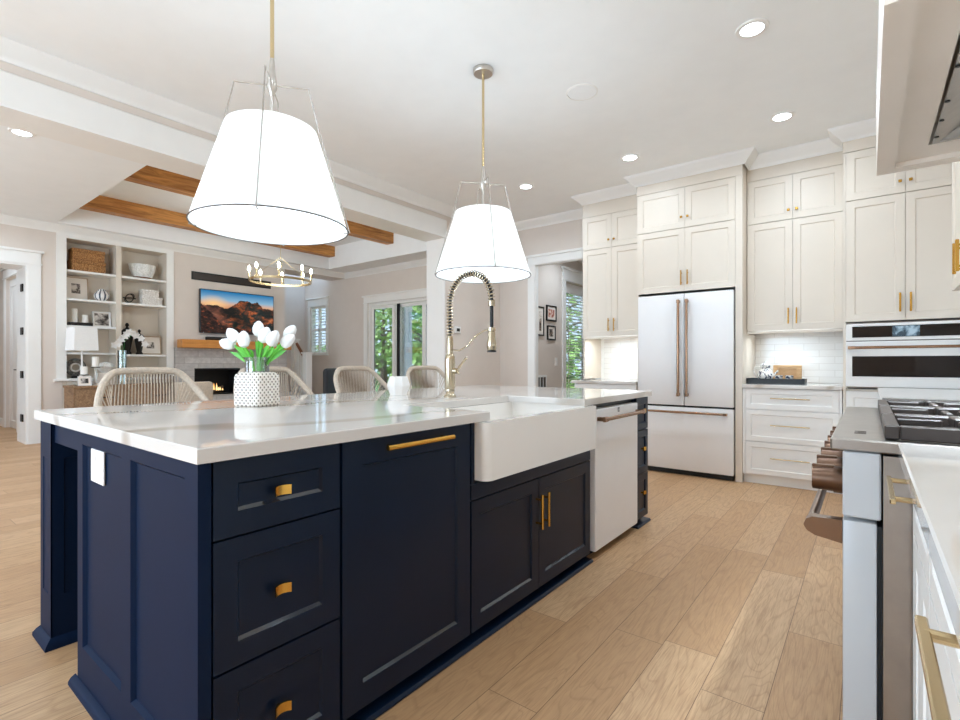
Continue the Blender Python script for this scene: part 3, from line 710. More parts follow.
# end panel with two recesses, apron and base moulding (faces -Y)
ib = thing('kitchen_island', 'navy paneled end, seating leg, back and plinth of the kitchen island', 'island', (-2.16, .513, 0), 0)
m = MB(); W_ = .936; xs = [0, .06, .44, .51, .866, W_]
def two_recess(m, zlo, zhi, z0, z1, yf, t, rec, sl):
    vs = []; fs = []
    # front stiles/rails as connected grid with two recesses
    X = [0, .055, .43, .505, .865, W_]; Z = [zlo, z0, z1, zhi]
    gi = {}
    for i, x in enumerate(X):
        for j, z in enumerate(Z): gi[i, j] = len(vs); vs.append((x, yf, z))
    for i in range(5):
        for j in range(3):
            if i in (1, 3) and j == 1:
                r0 = len(vs)
                vs += [(X[i]+sl, yf+rec, z0+sl), (X[i+1]-sl, yf+rec, z0+sl), (X[i+1]-sl, yf+rec, z1-sl), (X[i]+sl, yf+rec, z1-sl)]
                q = [gi[i, 1], gi[i+1, 1], gi[i+1, 2], gi[i, 2]]
                for k in range(4): fs.append((q[k], q[(k+1) % 4], r0+(k+1) % 4, r0+k))
                fs.append((r0, r0+1, r0+2, r0+3))
            else: fs.append((gi[i, j], gi[i+1, j], gi[i+1, j+1], gi[i, j+1]))
    b = len(vs); vs += [(0, yf+t, zlo), (W_, yf+t, zlo), (W_, yf+t, zhi), (0, yf+t, zhi)]
    fs.append((b+3, b+2, b+1, b))
    bot = [gi[i, 0] for i in range(6)]; top = [gi[i, 3] for i in range(6)]
    fs.append(tuple([b, b+1]+bot[::-1])); fs.append(tuple([b+3, b+2]+top[::-1]))
    fs.append((b, b+3)+tuple(gi[0, j] for j in (3, 2, 1, 0))); fs.append((b+1, b+2)+tuple(gi[5, j] for j in (3, 2, 1, 0)))
    m.add(vs, fs)
two_recess(m, 0, UND-.002, .145, .835, 0, .03, .012, .01)
e = part('end_panel', m, 'navy', ib)
part('base_moulding', MB().prism([(-.022, 0), (-.022, .010), (-.014, .022), (-.001, .030), (-.001, 0)], 'x', -.02, W_+.022), 'navy', e)
part('apron_rail', B(-.35, -.002, .012, .03, .80, UND-.002), 'navy', e)
lg = MB()
lg.box(0.004, .156, .004, .156, 0, UND-.002)
p = part('leg', lg, 'navy', ib); p.location = (-.51, 0, 0)
for i, rz in enumerate((0, PI/2)):
    f_ = part('face_panel', MB().shaker(0, .16, 0, UND-.003, 0, .0038, .035, .0032, .003, (.04, .04, .20, .14)), 'navy', p)
    f_.rotation_euler = (0, 0, rz)
    if rz: f_.location = (.16, 0, 0)
part('base_moulding', MB().sweep([(.0, .16), (.0, 0), (.16, 0), (.16, .16)], [(.001, 0), (.022, 0), (.022, .012), (.012, .028), (.001, .04)], 1), 'navy', p)
part('back_panel', B(.317, .335, .033, 3.0, .0, UND-.002), 'navy', ib)
bb = part('toe_board', B(0, 2.96, .05, .066, .001, .048), 'navy', ib); bb.location = (FX+2.16, .032, 0); bb.rotation_euler = (0, 0, PX)
for xa, xb in ((0, 2.05), (2.74, 2.985)): part('shoe_moulding', MB().prism([(.046, 0), (-.012, 0), (-.012, .006), (-.004, .014), (.046, .016)], 'x', xa, xb), 'navy_front', bb)
# worktop with sink cut-out
Xa, Xb, Ya, Yb = -2.725, -1.203, .503, 3.53; c0, c1, cx = 1.616, 2.468, -1.70
poly = [(Xa, Ya), (Xb, Ya), (Xb, c0), (cx, c0), (cx, c1), (Xb, c1), (Xb, Yb), (Xa, Yb)]
wt = MB()
bvt = .003
def inset(poly, d):
    out = []; n = len(poly)
    for i in range(n):
        a = Vector(poly[i-1]); b = Vector(poly[i]); c_ = Vector(poly[(i+1) % n]); d1 = (b-a).normalized(); d2 = (c_-b).normalized()
        n1 = Vector((-d1.y, d1.x)); n2 = Vector((-d2.y, d2.x)); out.append(b+(n1+n2)*d)
    return [tuple(q) for q in out]
pin = inset(poly, bvt); n = len(poly)
wt.add([(x, y, UND) for x, y in poly]+[(x, y, TOP-bvt) for x, y in poly]+[(x, y, TOP) for x, y in pin],
       [tuple(reversed(range(n)))]+[(i, (i+1) % n, n+(i+1) % n, n+i) for i in range(n)]+[(n+i, n+(i+1) % n, 2*n+(i+1) % n, 2*n+i) for i in range(n)]+
       [(2*n+0, 2*n+1, 2*n+2, 2*n+3, 2*n+7), (2*n+3, 2*n+4, 2*n+7), (2*n+4, 2*n+5, 2*n+6, 2*n+7)])
single('island_worktop', wt, 'quartz', 'long white veined quartz worktop of the navy island', 'worktop')
# farmhouse sink: apron front, open basin
s_ = thing('farmhouse_sink', 'white fireclay apron-front sink set into the island', 'sink', (0, 0, 0), 0)
bm = bmesh.new()
sx0, sx1, sy0, sy1, sz0, sz1 = -1.74, -1.163, 1.546, 2.553, .648, .877
bmesh.ops.create_cube(bm, size=1)
for q in bm.verts: q.co = Vector(((sx0+sx1)/2+q.co.x*(sx1-sx0), (sy0+sy1)/2+q.co.y*(sy1-sy0), (sz0+sz1)/2+q.co.z*(sz1-sz0)))
fe = [e_ for e_ in bm.edges if all(q.co.x > sx1-.001 for q in e_.verts) and abs(e_.verts[0].co.z-e_.verts[1].co.z) > .1]
bmesh.ops.bevel(bm, geom=fe, offset=.034, segments=5, profile=.5, affect='EDGES')
bm.normal_update()
top = [f for f in bm.faces if f.normal.z > .9][0]
r_ = bmesh.ops.inset_individual(bm, faces=[top], thickness=.055)
for q in top.verts:
    if q.co.x > -1.3: q.co.x = -1.205
ex = bmesh.ops.extrude_discrete_faces(bm, faces=[top])
for q in ex['faces'][0].verts: q.co.z = .68
bm.normal_update(); ed = [e_ for e_ in bm.edges if e_.is_manifold and e_.calc_face_angle(0) > .6]
bmesh.ops.bevel(bm, geom=ed, offset=.012, segments=4, profile=.5, affect='EDGES', clamp_overlap=True)
me = bpy.data.meshes.new('basin'); bm.to_mesh(me); bm.free(); me.materials.append(M['fireclay'])
for q in me.polygons: q.use_smooth = True
ob = bpy.data.objects.new('basin', me); C.objects.link(ob); ob.parent = s_
wn_ = ob.modifiers.new('weighted_normal', 'WEIGHTED_NORMAL'); wn_.mode = 'FACE_AREA'; wn_.weight = 100
part('drain', MB().lathe([(0, 0), (.05, 0), (.05, .003), (.03, .005), (0, .005)], (-1.5, 2.05, .681), 20), 'champagne', s_)
# faucet
f_ = thing('kitchen_faucet', 'gold spring-neck pull-down faucet standing behind the sink', 'faucet', (-1.887, 2.152, TOP), 0)
part('base', MB().lathe([(0, 0), (.036, 0), (.037, .008), (.028, .016), (.024, .026), (.028, .036), (.026, .046), (0, .046)], n=24), 'champagne', f_)
part('column', MB().lathe([(0, .046), (.026, .046), (.030, .056), (.030, .215), (.027, .235), (.018, .245), (.018, .335), (.014, .35), (0, .35)], n=24), 'champagne', f_)
L = []
zs = .35
for i in range(9): L.append((0, 0, zs+.19*i/8))
R_ = .148
for i in range(1, 17):
    a = PI*i/16; L.append((R_-R_*math.cos(a), 0, zs+.19+R_*math.sin(a)*1.02))
L.append((2*R_, 0, zs+.165))
part('hose', MB().tube(L, .009, 10), 'black', f_, 'black inner hose')
# spring coil along the neck
P = [Vector(p) for p in L]; cum = [0]
for a, b in zip(P, P[1:]): cum.append(cum[-1]+(b-a).length)
tot = cum[-1]; turns = 38; N = turns*9; pts = []
for i in range(N+1):
    s0 = tot*i/N; k = max(j for j in range(len(cum)) if cum[j] <= s0+1e-9); k = min(k, len(P)-2)
    t_ = (s0-cum[k])/(cum[k+1]-cum[k]); p_ = P[k].lerp(P[k+1], t_); d_ = (P[k+1]-P[k]).normalized(); u_ = Vector((0, 1, 0)); w_ = d_.cross(u_)
    a = 2*PI*turns*i/N; pts.append(p_+(u_*math.cos(a)+w_*math.sin(a))*.017)
part('spring', MB().tube(pts, .0038, 5), 'champagne', f_)
part('spray_head', MB().lathe([(0, .008), (.021, .008), (.026, .02), (.026, .05), (.021, .07), (.019, .105), (.012, .12), (0, .12)], (2*R_, 0, .255), n=20), 'champagne', f_)
part('spray_nozzle', MB().lathe([(0, 0), (.025, 0), (.025, .009), (0, .009)], (2*R_, 0, .253), n=20), 'black', f_, 'black spray nozzle ring')
part('hose_sleeve', MB().lathe([(0, 0), (.0095, 0), (.0095, .12), (0, .12)], (2*R_, 0, .385), n=12), 'black', f_, 'black hose sleeve')
part('collar', MB().lathe([(0, 0), (.019, 0), (.019, .028), (0, .028)], (2*R_, 0, .50), n=14), 'champagne', f_)
part('docking_arm', MB().tube([(.018, 0, .27), (.07, 0, .265), (.13, 0, .29), (.19, 0, .345), (.25, 0, .372), (2*R_-.02, 0, .374)], .0045, 8).lathe([(0, 0), (.022, 0), (.022, .018), (0, .018)], (2*R_, 0, .366), n=16), 'champagne', f_)
part('lever', MB().tube([(.028, 0, .15), (.055, 0, .15)], .016, 12).tube([(.05, 0, .15), (.09, -.01, .185), (.135, -.015, .222)], [.007, .006, .008], 8).tube([(.05, 0, .15), (.07, .0, .135)], .005, 8), 'champagne', f_)
single('power_outlet', MB().box(-.062, .062, -.006, 0, -.054, .054, .002).box(-.04, -.008, -.008, -.006, -.036, .036).box(.008, .04, -.008, -.006, -.036, .036), 'white_gloss', 'white power outlet plate on the navy island end panel', 'outlet', (-1.966, .5225, .775), 0)

# ---- things on the island
v = thing('flower_vase', 'cane-patterned white vase with clear glass neck on the island', 'vase', (-2.215, 1.186, TOP), math.radians(18))
def sq(a, z):
    return 1/((abs(math.cos(a))**5+abs(math.sin(a))**5)**(1/5))
part('body', MB().lathe([(0, 0), (.072, 0), (.077, .006), (.077, .128), (.073, .143), (.056, .154), (0, .154)], n=40, fn=sq), 'cane', v)
nk = MB().lathe([(.052, .155), (.052, .205), (.058, .212), (.062, .220), (.058, .222), (.049, .207), (.049, .157)], n=28, ring=True)
part('neck', nk, 'jarglass', v, 'clear glass neck')
tul = [(-.142, .02, .283, 76), (-.092, -.03, .318, 40), (-.036, -.05, .297, 4), (-.005, .03, .348, 2), (.042, -.02, .318, -22), (.112, .10, .338, -34), (.092, -.05, .302, -30), (.143, -.01, .293, -46), (.03, .11, .305, -8)]
names_t = ['leftmost white tulip drooping low over the vase rim', 'white tulip tilted left above the leftmost one', 'white tulip at the front left of the bunch, upright', 'tallest white tulip at the centre of the bunch', 'white tulip just right of the tallest one', 'white tulip high on the right side of the bunch', 'white tulip at the front right of the bunch', 'rightmost white tulip leaning out of the vase', 'white tulip at the back of the bunch behind the tallest']
cR = Vector((.79, .613, 0)); cF = Vector((-.613, .79, 0))
for (dx, dy, hz, tilt), lb in zip(tul, names_t):
    t = thing('tulip', lb, 'flower', (-2.215, 1.186, TOP), 0, 'white tulips in the vase')
    tip = cR*dx+cF*dy; ax = (cR*math.sin(math.radians(-tilt))+Vector((0, 0, math.cos(math.radians(tilt))))).normalized()
    c_ = tip+Vector((0, 0, hz)); b0 = c_-ax*.03
    root = (cR*dx*.2+cF*dy*.2); root.z = .158
    part('stem', MB().tube([root, root.lerp(b0, .45)+Vector((0, 0, .02)), b0], .0058, 7), 'leaf', t)
    bl = MB().lathe([(.004, -.034), (.019, -.026), (.0255, -.008), (.025, .012), (.018, .03), (.007, .041), (.001, .043)], n=18, fn=lambda a, z: 1+.09*math.cos(3*a+z*30))
    mb = bl; rot = Vector((0, 0, 1)).rotation_difference(ax).to_matrix().to_4x4(); T = Matrix.Translation(c_) @ rot
    mb.v = [tuple(T @ Vector(p)) for p in mb.v]; part('bloom', mb, 'petal', t)
    lf = MB(); a0 = root+Vector((0, 0, .02)); a1 = root.lerp(c_, .62)+cF*.008+cR*(.009 if dx > 0 else -.009); a2 = root.lerp(c_, .82)+cR*(.016 if dx > 0 else -.016)+Vector((0, 0, -.012))
    side = cF.cross((a2-a0).normalized()).normalized()
    for sgn, wl in ((1, .009), (-1, .007)):
      if sgn < 0: lf = MB(); a1 = a1-cR*.022*(1 if dx > 0 else -1); a2 = root.lerp(c_, .72)-cR*.02*(1 if dx > 0 else -1)-cF*.02
      lf.add([a0, a1-side*wl, a2, a1+side*wl, a0+cF*.002, a1-side*wl+cF*.003, a2+cF*.002, a1+side*wl+cF*.003], [(0, 1, 2, 3), (7, 6, 5, 4), (0, 4, 5, 1), (1, 5, 6, 2), (2, 6, 7, 3), (3, 7, 4, 0)])
      part('leaf', lf, 'leaf', t)
single('candle_pot', MB().lathe([(0, 0), (.052, 0), (.070, .048), (.071, .062), (.055, .112), (.048, .112), (.058, .06), (0, .03)], n=9), 'ceramic', 'small faceted white ceramic pot on the worktop left of the faucet', 'pot', (-2.29, 2.13, TOP), .3)

# ---- stools
def rope_stool(x, y, rz, label):
    t = thing('counter_stool', label, 'stool', (x, y, 0), rz, 'rope-back counter stools along the island'); t.scale = (.90, .95, .979)
    # local: front -y, back +y
    def rail(s):
        return [(s*.255, -.20, .655), (s*.275, -.12, .70), (s*.305, .02, .82), (s*.285, .12, .915), (s*.245, .20, 1.0), (s*.205, .235, 1.055), (s*.165, .25, 1.082), (s*.10, .255, 1.09)]
    full = rail(-1)+[(0, .257, 1.091)]+rail(1)[::-1]
    # smooth
    P = [Vector(p) for p in full]; sm = []
    for i in range(len(P)-1):
        p0 = P[max(i-1, 0)]; p1 = P[i]; p2 = P[i+1]; p3 = P[min(i+2, len(P)-1)]
        for k in range(5):
            q = k/5; sm.append(.5*((2*p1)+(p2-p0)*q+(2*p0-5*p1+4*p2-p3)*q*q+(3*p1-p0-3*p2+p3)*q**3))
    sm.append(P[-1])
    part('wrapped_rail', MB().tube(sm, .0195, 10), 'rope', t)
    rp = MB(); nst = 22
    for k in range(nst):
        q = -1+2*k/(nst-1); xt = q*.175; zt = 1.085-max(0, abs(xt)-.13)*.5
        rp.tube([(xt, .25, zt), (q*.185+.0, .255, .88), (q*.19, .215, .67)], .0039, 5)
    part('back_ropes', rp, 'rope', t)
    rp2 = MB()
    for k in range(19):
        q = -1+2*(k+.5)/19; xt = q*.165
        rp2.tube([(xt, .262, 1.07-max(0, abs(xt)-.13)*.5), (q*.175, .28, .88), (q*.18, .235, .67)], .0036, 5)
    part('rear_ropes', rp2, 'rope_dark', t)  # rear layer added so the gaps between strands look shaded
    for s in (-1, 1):
        sp = MB()
        for k in range(9):
            q = k/8
            a = Vector((s*(.20+.09*q), .232-.12*q, 1.04-.14*q)) if q < .5 else Vector((s*(.255+.045*(q-.5)*2), .172-.18*(q-.5)*2, .97-.17*(q-.5)*2))
            b = Vector((s*.19, .235-.02*q, .98-.30*q))
            sp.tube([a, b], .0036, 5)
        part('side_ropes', sp, 'rope', t)
    part('seat_cushion', B(-.24, .24, -.22, .21, .625, .685, .022), 'cushion', t)
    part('seat_frame', B(-.235, .235, -.21, .22, .60, .624, .006), 'rope', t)
    for s in (-1, 1):
        for yy in (-.19, .19): part('leg', MB().tube([(s*.215, yy, .60), (s*.25, yy*1.15, 0)], [.016, .012], 8), 'black', t)
    part('footrest', MB().tube([(-.235, -.205, .22), (.235, -.205, .22), (.235, .205, .22), (-.235, .205, .22)], .008, 8, True), 'black', t)
    return t
rope_stool(-2.93, 1.06, PX, 'rope-back counter stool nearest the camera at the left end of the island')
rope_stool(-2.96, 1.775, PX, 'rope-back counter stool behind the tulip vase')
rope_stool(-2.96, 2.52, PX+.06, 'rope-back counter stool directly left of the small white pot')
rope_stool(-2.96, 3.26, PX-.1, 'rope-back counter stool farthest along, just left of the faucet')

# ------------------------------------------------------------------ FAR KITCHEN WALL (faces -Y)
# fridge surround
X0 = -1.92; u = thing('refrigerator_surround', 'tall cream cabinet with four upper doors built around the white refrigerator', 'cabinet', (X0, 5.165, 0), 0)
Wf = .9970
part('side_panel', B(Wf-.058, Wf, 0, .69, 0, 2.86), 'cab', u); part('side_panel', B(0, .016, .02, .69, 0, 2.86), 'cab', u)
part('carcass', B(.018, Wf-.06, .022, .69, 1.835, 2.86), 'cab', u); part('frieze', B(0, Wf, 0, .69, 2.862, 3.055), 'cab', u)
mid = .484
for x0, x1, hs in ((.004, mid-.0015, mid-.03), (mid+.0015, Wf-.061, mid+.03)):
    cab_door(u, x0, x1, 1.826, 2.452, 'cab', handle=vbar(hs, 1.885, 2.03, 0, .006, .03), hmat='brass')
    cab_door(u, x0, x1, 2.458, 2.857, 'cab', handle=knob(hs, 2.56), hmat='brass', pull='knob')
r = thing('refrigerator', 'white french-door refrigerator with bronze bar handles', 'refrigerator', (-1.896, 5.165, 0), 0)
part('cabinet', B(.004, .906, .012, .66, .05, 1.805), 'black', r)
part('grille', B(.01, .90, -.01, .01, .004, .045), 'black', r)
sp_ = .466
for x0, x1, hx in ((.004, sp_-.003, sp_-.045), (sp_+.003, .906, sp_+.035)):
    d = part('door', B(x0, x1, -.045, .008, .692, 1.795, .006), 'matte_white', r)
    h = MB().tube([(hx, -.095, .80), (hx, -.095, 1.715)], .0125, 12)
    for z in (.80, 1.715): h.box(hx-.014, hx+.014, -.108, -.082, z-.018, z+.018, .004); h.box(hx-.008, hx+.008, -.082, -.045, z-.012, z+.012)
    part('handle', h, 'bronze', d)
d = part('freezer_drawer', B(.004, .906, -.045, .008, .055, .672, .006), 'matte_white', r)
h = MB().tube([(.05, -.095, .628), (.845, -.095, .628)], .0115, 12)
for x in (.05, .845): h.box(x-.018, x+.018, -.107, -.083, .616, .64, .004); h.box(x-.012, x+.012, -.083, -.045, .62, .636)
part('handle', h, 'bronze', d)

def wall_cab(name, label, x0, x1, yf, zb, zs, zt, handles, endpanel=None, hy=(.055, .20)):
    u = thing(name, label, 'cabinet', (x0, yf, 0), 0); w = x1-x0
    part('carcass', B(.002, w-.002, .022, FAR-yf-.002, zb, 2.90), 'cab', u)
    part('light_rail', B(.002, w-.002, .0, .02, zb-.028, zb-.004), 'cab', u)
    part('frieze', B(0, w, 0, FAR-yf-.002, zt+.004, 3.055), 'cab', u)
    m_ = w/2
    for a0, a1, hx in ((.004, m_-.0015, m_-.032), (m_+.0015, w-.004, m_+.032)):
        cab_door(u, a0, a1, zb, zs-.003, 'cab', handle=vbar(hx, zb+hy[0], zb+hy[1], 0, .006, .03), hmat='brass')
        cab_door(u, a0, a1, zs+.003, zt, 'cab', handle=knob(hx, zs+.085), hmat='brass', pull='knob')
    st = part('light_strip', B(.08, w-.08, .06, .10, zb-.012, zb-.002), 'under', u)
    return u
u = wall_cab('wall_cabinet', 'tall cream wall cabinet at the left, beside the hall opening', -2.645, -1.924, 5.37, 1.415, 2.42, 2.80, 0)
part('end_panel', B(.002, .022, .022, .285, .925, 1.41), 'cab', u)
part('end_panel', B(.002, .022, .285, .487, .925, 1.41), 'cab', u)
u = wall_cab('wall_cabinet', 'cream wall cabinet between the refrigerator and the wall oven', -.921, -.169, 5.37, 1.415, 2.43, 2.84, 0)
for x_, w_ in ((-2.28, .5), (-.545, .5)):
    area('under_cabinet_light', (x_, 5.47, 1.38), (0, 0, 0), w_, .03, 1.5, (1, .95, .87))
# base units
def base_drawers(name, label, x0, x1, yf, top=.879):
    u = thing(name, label, 'cabinet', (x0, yf, 0), 0); w = x1-x0
    part('carcass', B(.002, w-.002, .022, FAR-yf-.002, .09, top), 'cab_white', u); part('toe_kick', B(.002, w-.002, .05, .07, .001, .088), 'cab_white', u)
    part('face_frame', B(.002, .02, 0, .02, .09, top), 'cab_white', u); part('face_frame', B(w-.02, w-.002, 0, .02, .09, top), 'cab_white', u)
    for z0, z1 in ((.69, .875), (.395, .684), (.095, .389)):
        d = part('drawer', MB().shaker(.023, w-.023, z0, z1, 0, .02, .045, .007), 'cab_white', u)
        part('handle', hbar(w/2-.15, w/2+.15, (z0+z1)/2+.01, 0, .005, .028), 'gold', d)
    return u
base_drawers('drawer_cabinet', 'white three-drawer base cabinet between refrigerator and wall oven', -.921, -.169, 5.165)
base_drawers('drawer_cabinet', 'white base cabinet left of the refrigerator, mostly hidden by the island', -2.645, -1.924, 5.165)
single('worktop', B(-.922, -.168, 5.14, FAR-.012, .881, TOP, .003), 'quartz', 'short white worktop under the tray of china', 'worktop')
single('worktop', B(-2.675, -1.925, 5.14, FAR-.012, .881, TOP, .003), 'quartz', 'short white worktop left of the refrigerator', 'worktop')
struct('wall_backsplash', MB().box(-.922, -.168, FAR-.010, FAR-.002, TOP+.002, 1.41), 'tile')
struct('wall_backsplash_end', MB().box(-2.62, -1.925, FAR-.010, FAR-.002, TOP+.002, 1.41), 'tile')
def plate(name, label, cat, loc, rz, w=.07, h=.115, mat='white_gloss'):
    return single(name, MB().box(-w/2, w/2, -.006, 0, -h/2, h/2, .002).box(-w*.2, w*.2, -.009, -.006, -h*.28, h*.28), mat, label, cat, loc, rz)
plate('power_outlet', 'white double outlet plate on the tile left of the refrigerator', 'outlet', (-2.36, FAR-.012, 1.19), 0, .11)
# tall oven cabinet
X0 = -.165; Wt = .80
u = thing('oven_tower', 'tall cream cabinet housing the wall oven, with two tall and two short doors', 'cabinet', (X0, 5.165, 0), 0)
part('carcass', B(.002, Wt-.002, .024, .69, 1.45, 2.86), 'cab', u); part('carcass', B(.002, Wt-.002, .024, .69, .09, .895), 'cab', u)
part('back_panel', B(.002, Wt-.002, .66, .69, .896, 1.449), 'cab', u)
part('stile', B(0, .018, 0, .022, .02, 2.86), 'cab', u); part('stile', B(Wt-.018, Wt, 0, .022, .02, 2.86), 'cab', u)
part('frieze', B(0, Wt+.06, 0, .69, 2.864, 3.055), 'cab', u); part('filler', B(Wt+.001, Wt+.06, .0, .02, .02, 2.86), 'cab', u)
m_ = .397
for a0, a1, hx in ((.02, m_-.0015, m_-.032), (m_+.0015, Wt-.02, m_+.032)):
    cab_door(u, a0, a1, 1.452, 2.452, 'cab', handle=vbar(hx, 1.515, 1.665, 0, .0065, .03, True), hmat='brass')
    cab_door(u, a0, a1, 2.458, 2.858, 'cab', handle=knob(hx, 2.545), hmat='brass', pull='knob')
for z0, z1 in ((.60, .875), (.33, .594), (.095, .324)):
    d = part('drawer', MB().shaker(.021, Wt-.021, z0, z1, 0, .02, .05, .007), 'cab_white', u); part('handle', hbar(.25, .55, z0+.20, 0, .005, .028), 'gold', d)
o = thing('wall_oven', 'white built-in wall oven with dark glass and bronze handle', 'oven', (X0, 5.165, 0), 0)
part('body', B(.022, Wt-.022, .0, .62, .905, 1.44), 'steel_dark', o)
c_ = part('control_panel', B(.02, Wt-.02, -.022, -.001, 1.293, 1.43, .003), 'white_gloss', o)
part('control_glass', B(.062, Wt-.062, -.025, -.022, 1.318, 1.408), 'ovenglass', c_)
part('display', B(.318, .482, -.0262, -.025, 1.322, 1.404), mk_photo('oven_display', '#3A4A55', '#7D93A3', '#B9CBD6', 22, 3), c_, 'lit grey-blue display')
d = part('door', B(.02, Wt-.02, -.03, -.001, .915, 1.285, .003), 'white_gloss', o)
part('door_glass', B(.062, Wt-.062, -.033, -.03, 1.0, 1.165, .002), 'ovenglass', d)
h = MB().tube([(.055, -.08, 1.235), (Wt-.055, -.08, 1.235)], .0115, 12)
for x in (.055, Wt-.055): h.box(x-.022, x+.03, -.092, -.068, 1.223, 1.247, .003); h.box(x-.012, x+.012, -.068, -.03, 1.226, 1.244)
part('handle', h, 'bronze', d)
# tray of china on the far worktop
single('serving_tray', MB().box(-.235, .235, -.11, .11, 0, .008).box(-.235, .235, -.112, -.10, .008, .048).box(-.235, .235, .10, .112, .008, .048).box(-.235, -.224, -.10, .10, .008, .048).box(.224, .235, -.10, .10, .008, .048), 'black', 'black rectangular tray on the worktop right of the refrigerator', 'tray', (-.685, 5.45, TOP+.001), 0)
j = thing('china_pitcher', 'blue and white lidded china pitcher on the black tray', 'pitcher', (-.775, 5.45, TOP+.010), 0)
part('body', MB().lathe([(0, 0), (.04, 0), (.062, .03), (.07, .065), (.055, .105), (.036, .13), (.044, .16), (0, .16)], n=24), 'bluewhite', j)
part('lid', MB().lathe([(.046, .162), (.04, .176), (.012, .186), (.012, .198), (0, .20)], n=20), 'bluewhite', j)
part('handle', MB().tube([(-.042, 0, .15), (-.085, 0, .15), (-.10, 0, .11), (-.085, 0, .07), (-.066, 0, .06)], .006, 8), 'ceramic', j, 'pale loop handle')
part('spout', MB().tube([(.055, 0, .06), (.09, 0, .095), (.105, 0, .115)], [.014, .009, .008], 8), 'bluewhite', j)
g_ = MB().box(-.115, .115, -.012, .012, .14, .165, .003).box(-.115, -.075, -.012, .012, 0, .14, .003).box(.075, .115, -.012, .012, 0, .14, .003).box(-.075, .075, -.012, .012, 0, .05, .003)
w = thing('wooden_caddy', 'pale wooden frame caddy on the black tray behind the cups', 'caddy', (-.60, 5.50, TOP+.010), 0); part('frame', g_, 'trayw', w); part('back_board', B(-.074, .074, .004, .012, .051, .139), 'trayw', w)
for dx, lb in ((-.66, 'left small blue and white cup on the black tray'), (-.575, 'right small blue and white cup on the black tray')):
    single('china_cup', MB().lathe([(0, 0), (.02, 0), (.03, .03), (.034, .07), (.031, .07), (.02, .012), (0, .01)], n=20), 'bluewhite', lb, 'cup', (dx, 5.41, TOP+.010), 0, 'cups on the black tray')

# ------------------------------------------------------------------ RIGHT WALL (faces -X): range, worktop, hood, uppers
RW = .695
g = thing('gas_range', 'white professional gas range with bronze knobs and handle', 'range', (-.052, 2.785, 0), NX)   # local x = 2.785 - y ; local y = world x + .052
Wr = 1.19
part('body', B(.004, Wr-.004, .082, RW+.05, .08, .878), 'steel', g)
part('toe_plate', B(.02, Wr-.02, .11, .13, .001, .078), 'black', g)
ct = MB().box(0, Wr, -.026, RW+.05, .884, TOP+.0, .004)
part('cooktop', ct, 'steel', g)
cp = part('control_panel', B(.0, Wr, 0, .078, .715, .882, .004), 'range_white', g)
for k in range(7):
    y_ = .07+k*.168 if k < 6 else 1.115
    y_ = [.08, .25, .42, .595, .77, .94, 1.11][k]
    kb = MB().tube([(y_, 0, .792), (y_, -.022, .792)], .036, 20).tube([(y_, -.022, .792), (y_, -.07, .792)], [.033, .031], 20).box(y_-.007, y_+.007, -.072, -.02, .765, .83, .002)
    part('knob', kb, 'knob_bronze', cp)
dw = .73
for x0, x1 in ((.0, .44), (.446, Wr)):
    d = part('oven_door', B(x0, x1, 0, .07, .10, .706, .005), 'range_white', g)
    h = MB().tube([(x0+.03, -.072, .672), (x1-.03, -.072, .672)], .0125, 12); hm = 'bronze_dark'
    for x in (x0+.022, x1-.022):
        h.prism([(-.001, .642), (-.06, .652), (-.078, .662), (-.086, .676), (-.08, .692), (-.066, .70), (-.001, .702)], 'x', x-.018, x+.018)
    part('handle', h, 'bronze_dark', d)
    part('door_gasket', B(x0+.01, x1-.004, .0705, .081, .11, .70), 'rubber', d)
for k in range(3):
    x0 = .03+k*.383; x1 = x0+.365; y0, y1 = .085, .70; z0, z1 = TOP+.003, TOP+.038
    gr = MB(); gr.box(x0, x1, y0, y0+.03, z0, z1, .003).box(x0, x1, y1-.03, y1, z0, z1, .003).box(x0, x0+.028, y0+.03, y1-.03, z0, z1, .003).box(x1-.028, x1, y0+.03, y1-.03, z0, z1, .003)
    gr.box(x0+.028, x1-.028, (y0+y1)/2-.012, (y0+y1)/2+.012, z0+.012, z1, .003)
    for yc in ((y0*3+y1)/4+.005, (y0+3*y1)/4-.005):
        xm = (x0+x1)/2
        for a0, a1, b0, b1 in ((x0+.028, xm-.035, yc-.009, yc+.009), (xm+.035, x1-.028, yc-.009, yc+.009)): gr.box(a0, a1, b0, b1, z0+.012, z1+.006, .003)
        gr.box(xm-.009, xm+.009, y0+.03 if yc < .39 else (y0+y1)/2+.012, yc-.035, z0+.012, z1+.004, .003); gr.box(xm-.009, xm+.009, yc+.035, (y0+y1)/2-.012 if yc < .39 else y1-.03, z0+.012, z1+.004, .003)
        bu = part('burner', MB().lathe([(0, 0), (.05, 0), (.05, .012), (.036, .014), (.036, .022), (0, .024)], (xm, yc, TOP+.0005), 24), 'black', g)
    part('grate', gr, 'black_matte', g)
part('cooktop_badge', MB().box(.99, 1.055, .022, .03, TOP+.0004, TOP+.0012).box(.99, 1.0, .03, .048, TOP+.0004, TOP+.0012).box(1.012, 1.03, .03, .048, TOP+.0004, TOP+.0012).box(1.042, 1.055, .03, .048, TOP+.0004, TOP+.0012), 'steel_dark', g, 'small dark marking')
